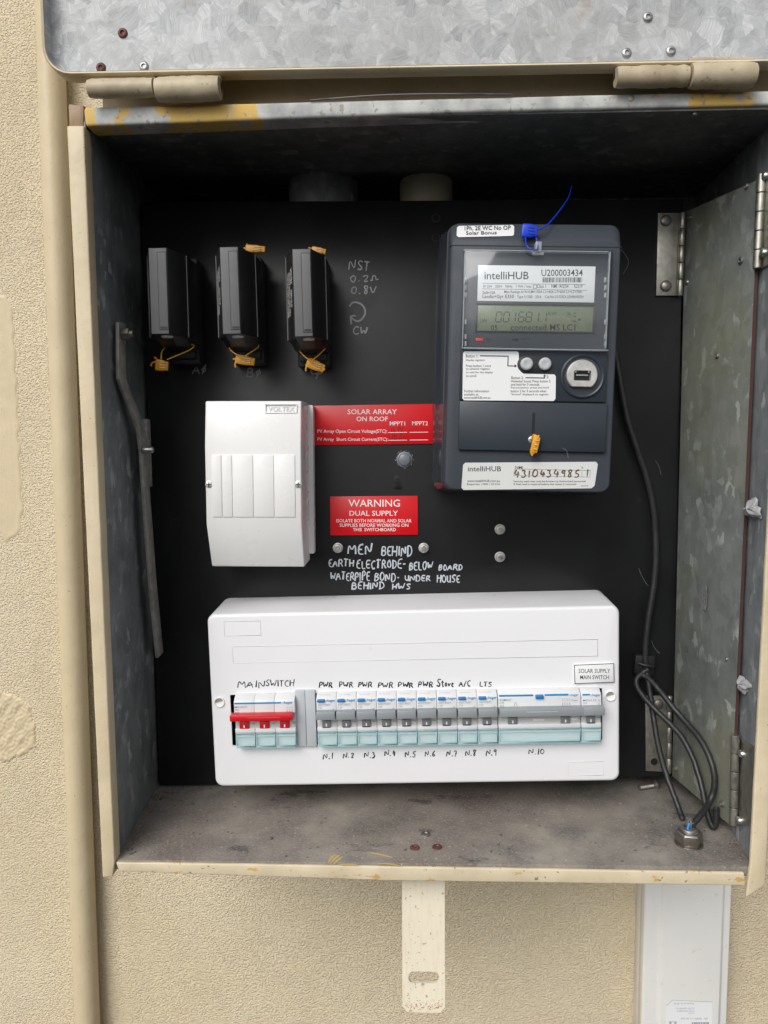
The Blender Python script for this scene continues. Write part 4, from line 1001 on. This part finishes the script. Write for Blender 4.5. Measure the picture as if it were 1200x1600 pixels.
# lower identity sticker
def P3(x, y): p_ = fr.p(x, y, 85.2); return (p_.x, p_.z)
mb = MB(); mb.prism([P3(*v) for v in ((727,723),(931,721.5),(934,725),(929,759),(924,763),(724,765.5),(721,762),(723.5,726.5))], -85.5, -84.5); s2 = mb.build('sticker', M['cardpaper'], e, 0, smooth=0)
mb = MB()
for t in (('intelliHUB',731,728.5,783,736.5),('NMI',805,728.3,817,732.6),('k',909,728.5,911.5,732),('www.intelliHUB.com.au',730,749.5,781,753.2),('Enquiries: 1300 110 010',730,755,781,758.8),('Security seals may only be broken by Authorised personnel',802,750.5,915,754.2),('A final read is required before this meter is removed',802,755,900,758.8),('#00098',908,758.5,919,760)): print_px(mb, fr, *t, 85.6)
for q in ((803,733.8,922,734.2),(803,744,922,744.4),(922,733.8,922.4,744.4),(803,733.8,803.4,744.4),(909,733.8,909.3,744.4)): quad_px(mb, fr, *q, 85.6, .06)
mb.build('lettering', M['darkprint'], s2, smooth=0, dbl=False)
mb = MB(); hand(mb, fr, '4310434985', 802, 734.5, 905, 746, 85.7, .75, dy=-1, jit=.03); hand(mb, fr, '1', 914, 734.5, 920, 744, 85.7, .75); mb.build('handwriting', M['brown'], s2, smooth=60)
# top sticker
def P4(x, y, w): p_ = fr.p(x, y, w); return p_
mb = MB(); wt = lambda y: 78+(y-351)/24*7.6
top_px = [(717,353),(801,351.5),(803.5,354),(803,366.5),(801,368.5),(716,370.5),(713.5,368),(714,355.5)]
mb.loft([[fr.p(x, y, wt(y)+.35) for x, y in top_px],[fr.p(x, y, wt(y)-.6) for x, y in top_px]]); s3 = mb.build('sticker', M['paper'], e, 0, smooth=0)
mb = MB()
for txt, xa_, ya_, xb2, yb2 in (('1Ph. 2E WC No OP',726,353.2,798,359.8),('Solar Bonus',728,361.2,776,366.8)):
    text_into(mb, txt, fr.p(xa_, yb2, wt(yb2)+.95), fr.p(xb2, yb2-1, wt(yb2-1)+.95), fr.p(xa_, ya_, wt(ya_)+.95))
mb.build('lettering', M['darkprint'], s3, smooth=0, dbl=False)
seal('padlock_seal', 'blue plastic wire seal on top of the meter window', 827, 361, 23, 20, 4, -90, [[(821,371,-91),(822,385,-96),(832,391,-98),(842,390,-96),(838,372,-92)]], None, 'bluseal')
mb = MB(); c_ = at(838,360,Y=-90); P = [at(x, y, Y=yy)-c_ for x, y, yy in ((836,361,-90),(852,355,-88),(866,340,-80),(880,322,-70),(890,306,-62),(893,291,-55))]
mb.tube(chaikin(P, 2), .55, 8); o = mb.build('seal_lead', M['bluseal'], None, smooth=60); o.location = c_*S; tag(o, 'thin blue seal wire curving up from the meter top', 'wire')
seal('wire_seal', 'orange seal hanging on the terminal cover screw of the meter', 836, 695, 11, 30, 12, -92, [[(838,682,-92),(836,679,-93),(832,680,-93),(832,687,-91)]], None, tails=[[(842,680),(840,686)],[(830,708),(832,712)]])

# ================================================================ white switchboard enclosure
enc = Fr((333,1229),(966,1220),62,'h'); e = enc.empty('switchboard_enclosure')
tag(e, 'large white plastic switchboard enclosure with handwritten circuit names', 'switchboard')
x0 = (enc.p(326,958,62).x+enc.p(333,1229,62).x)/2; x1 = (enc.p(971,949,62).x+enc.p(966,1220,62).x)/2
z0 = enc.p(650,1225,62).z; z1 = enc.p(648,953.5,62).z
bx0, bx1, bz1 = enc.p(344,933,3).x, enc.p(946,925,3).x, enc.p(645,929,3).z
hx0, hx1, hz0, hz1 = enc.rect(361,1080.5,941,1161,62)
def lp(t, ins=0, r=7):
    g = lambda a, b: a+(b-a)*t
    return rrect(g(bx0,x0)+ins, g(bx1,x1)-ins, g(z0-4,z0)+ins, g(bz1,z1)-ins, r, 5)
hl = rrect(hx0, hx1, hz0, hz1, .8, 5)
mb = MB(); mb.loftxz([(lp(0,0,9),-.2),(lp(.95,0,7),-58.8),(lp(.985,.5,6.8),-60.9),(lp(1,1.6,6.2),-61.8),(lp(1,2.8,5.6),-62),(hl,-62),(hl,-60.4)], False, False)
mb.build('cover', M['white'], e, 0, smooth=40)
hb = rrect(hx0-6, hx1+6, hz0-6, hz1+6, .8, 5)
mb = MB(); mb.loftxz([(hl,-60.3),(hb,-59.5),(hb,-45)], False, True); mb.build('cavity', M['black'], e)
def frame_px(name, px, par, t=.45, h=.22):
    a, b, c, d = enc.rect(*px, 62); mb = MB()
    for q in ((a,b,c,c+t),(a,b,d-t,d),(a,a+t,c+t,d-t),(b-t,b,c+t,d-t)): mb.box(q[0],q[1],-62-h,-61.8,q[2],q[3])
    return mb.build(name, M['emboss'], par, .08)
frame_px('label_frame', (350,970,407.5,993.5), e); frame_px('label_strip', (363,1004.2,934,1031), e); frame_px('label_frame', (888,1189.5,943,1212), e)
for x, y in ((343,1097),(953.5,1087)):
    p = enc.p(x, y, 62); mb = MB(); mb.lathe((p.x,-62,p.z),(0,-1,0),[(4.9,-.3),(4.8,.5),(4.5,1.3),(4.0,1.4),(3.8,.3),(3.7,.06),(.01,.06)],24); sc = mb.build('cover_screw', M['whitewarm'], e, smooth=40)
    mb = MB(); mb.prism([(p.x+3.4*math.cos(a_*math.pi/12+.25), p.z+3.4*math.sin(a_*math.pi/12+.25)) for a_ in range(13)], -62.12, -61.6); mb.build('screw_recess_shade', mat('screw_shade', (.30,.29,.24), .5), sc)  # dark half disc paints the shade inside the screw cup
for a, b in ((462.3,477.6),(478,493.2)):
    q = enc.rect(a, 1079.5, b, 1166.5, 66); mb = MB(); mb.box(q[0], q[1], -66, -50, q[2], q[3]); mb.build('blank_filler', M['filler'], e, .5)
def hw_enc(txt, x0, y0, x1, y1, r=.5, **k):
    mb = MB(); hand(mb, enc, txt, x0, y0, x1, y1, 62.1, r, **k); return mb.build('handwriting', M['inkblack'], e, smooth=60)
hw_enc('MAIN', 371, 1063, 413, 1074.5, .58); hw_enc('SWITCH', 415, 1062, 459, 1072.5, .58)
for a, b, y in ((498,519,1066),(529.5,551,1065.5),(559.5,581,1066),(590.5,614,1066.5),(622,645,1066),(653,676,1065)): hw_enc('PWR', a, y, b, y+8, .68)
hw_enc('Stove', 682, 1062.5, 709, 1073, .68); hw_enc('A/C', 717, 1063, 735, 1073, .62); hw_enc('LTS', 749, 1065.5, 768, 1073, .58)
for i, (a, y) in enumerate(((504,1176.5),(536,1175.5),(569,1175),(601,1172.5),(632.5,1173.5),(663.5,1173),(697.5,1172.5),(727,1172),(759.5,1171))): hw_enc('N.%d' % (i+1), a, y, a+16.5, y+9, .62)
hw_enc('N.10', 825.5, 1169.5, 850, 1178.5, .62)
sign('engraved_sign', 'small white sign with black border above the right end of the breakers', (897.5,1037.8,959.5,1067.3), (898,1069),(958,1066.5), 64,
     [('SOLAR SUPPLY',904,1045,953.5,1051.6),('MAIN SWITCH',906.5,1055,951.5,1061.4)], plate='paper', ink='darkprint', border='black')

# ---------------------------------------------------------------- breakers
def zv(py, w): return enc.p(640, py-.9, w).z
ZB = zv(1166.5, 70)                                  # bottom of a breaker = its origin height
def brk(name, label, group, px0, px1, poles):
    xa = enc.p(px0, 1100, 71).x; xb = enc.p(px1, 1100, 71).x
    o = enc.o + enc.M @ Vector((xa, -62, ZB))
    t = bpy.data.objects.new(name, None); col.objects.link(t); t.location = o*S; t.rotation_euler = (0, enc.th, 0); t.empty_display_size = .01
    tag(t, label, 'circuit breaker' if name != 'main_switch' else 'main switch', group)
    return t, xb-xa
def zl_(py, w): return zv(py, w)-ZB
def body_prof():
    zt = zl_(1079.5, 63)
    return [(14, zt), (-1.5, zt), (-7.5, zl_(1088, 69.5)), (-9.5, zl_(1093, 71.5)), (-9.8, zl_(1111, 71.8)), (-7.0, zl_(1113, 69)), (-7.0, zl_(1134, 69)), (-9.2, zl_(1135.5, 71.2)), (-9.2, zl_(1141.5, 71.2)), (-5.0, zl_(1143, 67)), (-5.0, 0.6), (14, 0.6)]
def yw(w): return -(w-62)
def bprint(mb, txt, x0, x1, py0, py1, w=71.95):
    z0_, z1_ = zl_(py1, w), zl_(py0, w); text_into(mb, txt, (x0, yw(w), z0_), (x1, yw(w), z0_), (x0, yw(w), z1_))
def rectl(mb, x0, x1, py0, py1, w0, w1): mb.box(x0, x1, yw(w1), yw(w0), zl_(py1, w1), zl_(py0, w1)); return mb
def cover_teal(t, x0, x1):
    mb = MB(); rectl(mb, x0, x1, 1142.5, 1166, 68.5, 70.6); c = mb.build('terminal_shield', M['teal'], t, .5)
    mb = MB()
    for a, b, p0, p1 in ((x0,x1,1142.3,1144.2),(x0,x1,1147.2,1148.4),(x0,x1,1162.2,1166.2),(x0,x0+.9,1144.2,1162.2),(x1-.9,x1,1144.2,1162.2)): rectl(mb, a, b, p0, p1, 67.5, 71.2)
    mb.build('shield_rim', M['tealedge'], c, .2)
def seg_window(t, x0, x1, px=None):
    mb = MB(); rectl(mb, x0, x1, 1125, 1135.5, 66, 69.6); return mb.build('toggle_window', M['midgrey'], t, .2)
def toggle(t, cx, wd, mt, mark):
    mb = MB(); rectl(mb, cx-wd/2, cx+wd/2, 1125, 1135.8, 68, 71.4); g = mb.build('toggle', M[mt], t, .4)
    mb = MB(); rectl(mb, cx-.55, cx+.55, 1129.5, 1134, 71, 71.6); mb.build('toggle_mark', M['paper'], g)
    if mark:
        mb = MB(); rectl(mb, cx-wd/2+.6, cx+wd/2-.6, 1134.9, 1136, 70, 71.65); mb.build('toggle_foot', M['black'], g)
def single(name, label, group, px0, px1, button=True, code='ADC920T', i=0):
    t, W = brk(name, label, group, px0, px1, 1)
    mb = MB(); mb.exx(body_prof(), .12, W-.12); mb.build('body', M['breaker'], t, .35)
    hx = .6 if button else .2
    mb = MB(); rectl(mb, .3, W-(.7 if button else -1.2), 1112, 1124.5, 70, 78.5); mb.build('handle', M['handle'], t, .8)
    seg_window(t, .2, W-.2); toggle(t, W*.47, 7.6, 'toggle', True)
    cover_teal(t, .25, W-.25)
    mb = MB()
    if button:
        bm_ = MB(); rectl(bm_, 1.0, 7.6, 1092.4, 1096.6, 70, 73.4); bm_.build('test_button', M['blue'], t, .6)
        bprint(mb, '::hager', 8.2, 16.6, 1090.6, 1096.6, 71.9)
    else:
        bprint(mb, '::hager', 7.6, 16.4, 1089.6, 1095, 71.9); rectl(mb, 1.0, 7.2, 1090.4, 1092.6, 71, 71.8)
    mb.build('brand_print', M['hblue'], t, smooth=0, dbl=False)
    mb = MB()
    bprint(mb, code, 1.2, 12.4, 1098.5, 1101.6); bprint(mb, 'C20' if button else '32A', 1.2, 5, 1103, 1106); bprint(mb, '6000', 1.2, 4.8, 1107.4, 1109.4)
    if button:
        bprint(mb, '/\\', 13.4, 16, 1106, 1109.6); bprint(mb, 'Test monthly', 2, 12, 1083.6, 1085.2, 68.5)
    else: bprint(mb, 'x', 14, 15.4, 1099, 1102); bprint(mb, 's', 14, 15.2, 1104.5, 1108)
    mb.build('print', M['greyink'], t, smooth=0, dbl=False)
    mb = MB(); bprint(mb, 'I-ON', 13.6, 16.2, 1126.2, 1128, 69.7); mb.build('window_print', M['darkprint'], t, smooth=0, dbl=False)
    return t
gname = 'single pole circuit breakers in a row'
labs = ['first single pole breaker after the grey filler, marked N.1 below','single pole breaker second from the grey filler, marked N.2 below','single pole breaker third from the grey filler, marked N.3 below',
 'single pole breaker fourth from the grey filler, marked N.4 below','single pole breaker fifth from the grey filler, marked N.5 below','single pole breaker sixth from the grey filler, marked N.6 below',
 'single pole breaker under the handwritten word Stove, marked N.7','single pole breaker under the handwritten A/C, marked N.8','single pole breaker under the handwritten LTS, marked N.9']
def copy_tree(src, parent=None):
    c = src.copy(); col.objects.link(c); c.parent = parent
    for ch in list(src.children): copy_tree(ch, c)
    return c
b0 = single('circuit_breaker', labs[0], gname, 494.2, 525.4)
pa, pb_ = enc.p(494.2,1100,71).x, enc.p(777.3,1100,71).x
for i in range(1, 9):
    c = copy_tree(b0); c['label'] = labs[i]
    c.location = (enc.o + enc.M @ Vector((pa+(pb_-pa)*i/9, -62, ZB)))*S
single('circuit_breaker', 'narrow breaker at the far right end of the row, without a button', gname, 908.2, 939.6, False, 'MSN132')
# four pole breaker
t, W = brk('solar_breaker', 'wide four pole breaker with one blue button, marked N.10 below', None, 778.2, 907.4, 4)
mb = MB(); mb.exx(body_prof(), .15, W-.15); mb.build('body', M['breaker'], t, .4)
mb = MB(); rectl(mb, .3, W+1.4, 1112, 1124.5, 70, 78.5); hnd = mb.build('handle', M['handle'], t, .8)
mb = MB(); rectl(mb, W*.33, W*.7, 1116.4, 1117.3, 78, 78.65); mb.build('handle_groove', M['filler'], hnd)
seg_window(t, .3, W-.3)
for u in (.175, .815): toggle(t, W*u, 8.0, 'toggle', False)
for u in (.5, .96):
    mb = MB(); rectl(mb, W*u-5, W*u+(4.5 if u < .9 else .5), 1127.5, 1131, 69, 69.9); mb.build('window_slot', M['breaker'], t, .2)
cover_teal(t, .3, W-.3)
mb = MB(); rectl(mb, W*.45, W*.55, 1091.4, 1097.4, 70, 73.8); mb.build('test_button', M['blue'], t, .8)
mb = MB(); rectl(mb, .8, W*.425, 1089.7, 1092, 71, 71.75); rectl(mb, W*.565, W*.85, 1089.7, 1092, 71, 71.75); bprint(mb, '::hager', W*.86, W*.975, 1088.8, 1094, 71.9); mb.build('brand_print', M['hblue'], t, smooth=0, dbl=False)
mb = MB(); bprint(mb, 'ADM432T', 1, 11.6, 1095.5, 1099); bprint(mb, 'C32', 1, 5, 1100, 1103.5); bprint(mb, '6000', 1, 5, 1105, 1107.5); bprint(mb, '/\\', W*.19, W*.23, 1101, 1107)
for k in range(4): bprint(mb, '\\', W*(.77+.028*k), W*(.785+.028*k), 1096, 1101); bprint(mb, 's', W*(.77+.028*k), W*(.785+.028*k), 1103, 1107)
bprint(mb, 'Test', W*.88, W*.96, 1098, 1101); mb.build('print', M['greyink'], t, smooth=0, dbl=False)
# main switch: three poles under one red bar
t, W = brk('main_switch', 'three pole main switch with a red handle bar at the left of the row', None, 365.4, 460.6, 3)
for k in range(3):
    mb = MB(); mb.exx(body_prof(), W*k/3+.12, W*(k+1)/3-.12); mb.build('pole', M['breaker'], t, .35)
    cover_teal(t, W*k/3+.3, W*(k+1)/3-.3)
    mb = MB(); cx = W*(k+.47)/3*1.0
    toggle(t, W*(k+.46)/3, 8.2, 'red', False)
    mb = MB(); bprint(mb, 'I-ON', W*(k+.83)/3, W*(k+.97)/3, 1126.5, 1128.5, 69.8); mb.build('window_print', M['darkprint'], t, smooth=0, dbl=False)
seg_window(t, .3, W-.3)
mb = MB(); rectl(mb, -2.6, W-1.2, 1114, 1124.5, 70, 78.5); bar = mb.build('handle', M['red'], t, 1.0)
mb = MB(); rectl(mb, W*.25, W*.78, 1118, 1118.9, 78.2, 78.65); mb.build('handle_groove', mat('red_groove', (.75,.10,.08), .3), bar)
mb = MB(); rectl(mb, .8, W*.78, 1094.4, 1096.6, 71, 71.85); bprint(mb, '::hager', W*.8, W*.965, 1093, 1098.4, 71.95); mb.build('brand_print', M['hblue'], t, smooth=0, dbl=False)
mb = MB(); bprint(mb, 'MSN387P', .8, 11.6, 1099.6, 1102.6); bprint(mb, '80A', .8, 4.6, 1104, 1107); bprint(mb, '400', .8, 4.6, 1108.5, 1110.5)
for k in range(3): bprint(mb, 'x', W*(.865+.04*k), W*(.885+.04*k), 1102, 1104); bprint(mb, 's', W*(.865+.04*k), W*(.885+.04*k), 1106, 1109.5)
mb.build('print', M['greyink'], t, smooth=0, dbl=False)

# ================================================================ cables, gland, loose bolt
def cable(name, label, pts, r, group=None, n=10):
    Q = []
    for x, y, yy in pts:                              # keep clear of the hinged plate
        p_ = at(x, y, Y=yy); l_ = atL(x, y, r+1.2)
        Q.append(l_ if l_.y < p_.y and x > 1040 else p_)
    c0 = Q[0]; P = [q-c0 for q in Q]
    P = chaikin(P, 3); rj = random.Random(label)
    P = [p_ if i in (0, len(P)-1) else p_+Vector((rj.gauss(0,.12), rj.gauss(0,.12), rj.gauss(0,.12))) for i, p_ in enumerate(P)]
    mb = MB(); mb.tube(P, r, n); o = mb.build(name, M['rubber'], None, smooth=70); o.location = c0*S
    tag(o, label, 'cable', group); return o
gl = at(1076, 1318, Z=0); YG = gl.y
print('GLAND', tuple(gl))
cable('black_cable', 'thick black cable curving down the board right of the meter', [(955,520,-6),(966,575,-6),(978,650,-6),(1000,715,-6),(1018,770,-6),(1026,840,-6),(1024,905,-6),(1012,970,-6),(1007,1020,-7),(1010,1050,-8),(1014,1066,-9)], 3.0)
cg = 'looped black cables at the gland'
fl = at(1066, 1279, Z=2.5)
cable('black_cable', 'leftmost black cable strand dropping to the box floor', [(1010,1050,-9),(1016,1085,-14),(1021,1120,-20),(1028,1165,-28),(1042,1215,-38),(1056,1250,fl.y+6),(1066,1279,fl.y)], 2.6, cg)
f2 = at(1117, 1294, Z=2.6)
cable('black_cable', 'middle black cable loop bending low against the hinged plate', [(1012,1046,-9),(1000,1054,-10),(992,1064,-12),(1000,1084,-16),(1030,1115,-26),(1062,1145,-36),(1082,1180,-46),(1096,1225,-58),(1103,1262,-68),(1112,1294,f2.y),(1119,1290,f2.y),(1119,1262,f2.y+10)], 2.6, cg)
cable('black_cable', 'outer black cable loop ending in the metal gland', [(1000,1054,-10),(1012,1058,-11),(1030,1078,-16),(1062,1118,-28),(1096,1155,-42),(1114,1195,-54),(1118,1225,-62),(1110,1252,-72),(1096,1272,YG+6),(1082,1288,YG)], 2.7, cg)
p = at(1006, 1038, Y=-5); mb = MB(); mb.box(-9,9,-3,4.8,-9,9); o = mb.build('cable_clip', M['fuse'], None, .8); o.location = p*S; o.rotation_euler = (0,.05,0); tag(o, 'square black adhesive cable clip on the board', 'cable clip')
mb = MB(); mb.tube([(-7,-4,2),(-2,-8,1.5),(5,-8,.5),(8,-4,0)], 1.3, 8); mb.build('cable_tie', M['rubber'], o, smooth=60)
g = new_empty('cable_gland', gl); tag(g, 'metal hex cable gland on the box floor at right', 'cable gland')
mb = MB(); mb.lathe((0,0,0),(0,0,1),[(11.5,0),(11.5,.8),(10.2,1)],24); mb.lathe((0,0,.8),(0,0,1),[(10.2,0),(10.8,1),(10.8,9),(9.4,10.5),(7,10.5)],6,.35); mb.build('hex_nut', m_metal('bronze_nickel', (.34,.31,.28), .3, .9), g, .3, smooth=30)
mb = MB(); mb.lathe((0,0,10),(0,0,1),[(7.2,0),(7.4,1.2),(6.2,1.8),(6.2,2.4),(6.8,3),(6.6,3.8),(5,4.4),(4.2,4.4),(4,1)],28); mb.build('collar', M['steel'], g, smooth=40)
rnd = random.Random(8); mb = MB()
for k in range(7):
    a = rnd.uniform(0,6.28); mb.tube([(2.2*math.cos(a),2.2*math.sin(a),11),(2.6*math.cos(a+.4),2.6*math.sin(a+.4),15),(1.5*math.cos(a)+1.5,1.5*math.sin(a)+1,20)], .55, 6)
mb.build('braid', M['steel'], g)
mb = MB(); mb.tube([(-2,-3,12),(-2.5,-3.2,15),(-1,-2.4,19)], .9, 8); mb.build('blue_core', mat('blue_core', (.03,.28,.75), .4), g)
# loose bolt lying on the floor
a = at(999, 1231, Z=2.6); b = at(1024, 1227, Z=2.6); d = (b-a); c0 = a
mb = MB(); L = d.length; ax = d.normalized(); prof = []
k = 0.0
while k < L-3: prof += [(2.5,k),(2.1,k+.5)]; k += 1.0
mb.lathe((0,0,0), ax, [(1.8,-.4)]+prof+[(2.5,L-3),(2.5,L)], 14)
lb = mb.build('loose_bolt', M['dullsteel'], None, smooth=40); lb.location = c0*S; tag(lb, 'small loose bolt lying on the box floor below the switchboard corner', 'bolt')
mb = MB(); mb.lathe(d, ax, [(4.6,0),(4.6,1.2),(3.4,2.8),(1,3.2)], 16); mb.build('bolt_head', M['dullsteel'], lb, smooth=40)
# stray wire on the top edge
P = [at(x, y, Y=-131) for x, y in ((485,157),(540,152),(600,148),(680,146.5),(760,147),(800,147.5))]; c0 = P[0]
mb = MB(); mb.tube(chaikin([p_-c0 for p_ in P], 2), .55, 6); o = mb.build('stray_wire', M['wire'], None, smooth=60); o.location = c0*S; tag(o, 'thin dark wire lying along the top edge of the box', 'wire')

# ================================================================ white trunking below the box
YD = 80; tr = new_empty('cable_trunking', at(1070, 1500, Y=YW)); TO = tr.location/S
tag(tr, 'white plastic cable trunking running down from the box floor at right', 'trunking')
def tx(px, py, Y): return at(px, py, Y=Y).x
x_l = tx(1007.5,1490,YD); x_r = tx(1138.5,1490,YD); zlow = -330; xb0 = x_l-1; 
mb = MB(); mb.loft([[(xb0,YW-.3,-9),(x_r-.5,YW-.3,-9),(x_r-.5,YD+8,-9),(xb0,YD+8,-9)],[(xb0,YW-.3,zlow),(x_r-.5,YW-.3,zlow),(x_r-.5,YD+8,zlow),(xb0,YD+8,zlow)]])
for v in mb.v: v -= TO
mb.build('duct', M['whitegloss'], tr, 1)
r0, r1 = tx(1034.5,1490,YD-4), tx(1126.5,1490,YD-4)
mb = MB(); mb.exz([(x_l-1.5,YD+14),(x_l-1.5,YD+1.5),(x_l,YD),(r0-3.5,YD),(r0,YD-3.5),(r1,YD-3.5),(r1+3.5,YD),(x_r,YD),(x_r+1,YD+1.5),(x_r+1,YD+14)], -9.5, zlow)
for v in mb.v: v -= TO
tl = mb.build('cover', M['whitegloss'], tr, .7)
# printed sticker, upside down, code field left blank
TF = Fr((1040,1590),(1120,1592),0,'h',YD-3.6); 
def tp(x, y): p_ = at(x, y, Y=YD-3.8); return Vector((p_.x, p_.y, p_.z))-TO
mb = MB(); ol = [tp(*v) for v in ((1051,1562.5),(1113,1565.5),(1112,1640),(1041,1640),(1041.5,1571.5))]
mb.loft([ol, [v+Vector((0,.2,0)) for v in ol]]); stk = mb.build('sticker', M['paper'], tl, 0, smooth=0)
mb = MB()
def up_text(txt, x0, y0, x1, y1):                     # reads upside down
    a = tp(x1, y0)+Vector((0,-.1,0)); b = tp(x0, y0)+Vector((0,-.1,0)); c = tp(x1, y1)+Vector((0,-.1,0)); text_into(mb, txt, a, b, c)
for t_ in (('Powered by ACSI',1053,1566,1084,1569.5),('ISO 9001 CERTIFIED AU',1056,1574.5,1085,1576.8),('ISO 9001 ENVIRONMENT',1057.5,1578.5,1085,1580.8),('AUSTRALIA',1074.5,1582.3,1085,1584),('SER.  200894 121 041 024',1064,1590,1106,1593)): up_text(*t_)
rnd = random.Random(3); x = 1081.0
while x < 1106:
    b_ = rnd.choice((.6,1.0,1.5)); a = tp(x, 1597); c = tp(x+b_, 1612); mb.box(a.x, c.x, a.y-.15, a.y, c.z, a.z); x += b_+rnd.choice((.7,1.2))
for q in ((1045,1596,1057,1597),(1046,1596.5,1049,1600),(1054,1596.5,1057,1600)):
    a = tp(q[0],q[1]); c = tp(q[2],q[3]); mb.box(a.x, c.x, a.y-.15, a.y, c.z, a.z)
mb.build('lettering', M['greyink'], stk, smooth=0, dbl=False)
mb = MB()
for p0, p1 in (((1051,1562.5),(1113,1565.5)),((1051,1562.5),(1041.5,1571.5))):
    a = tp(*p0); b = tp(*p1); mb.tube([a, b], .25, 5)
mb.build('sticker_edge', M['greyink'], stk)
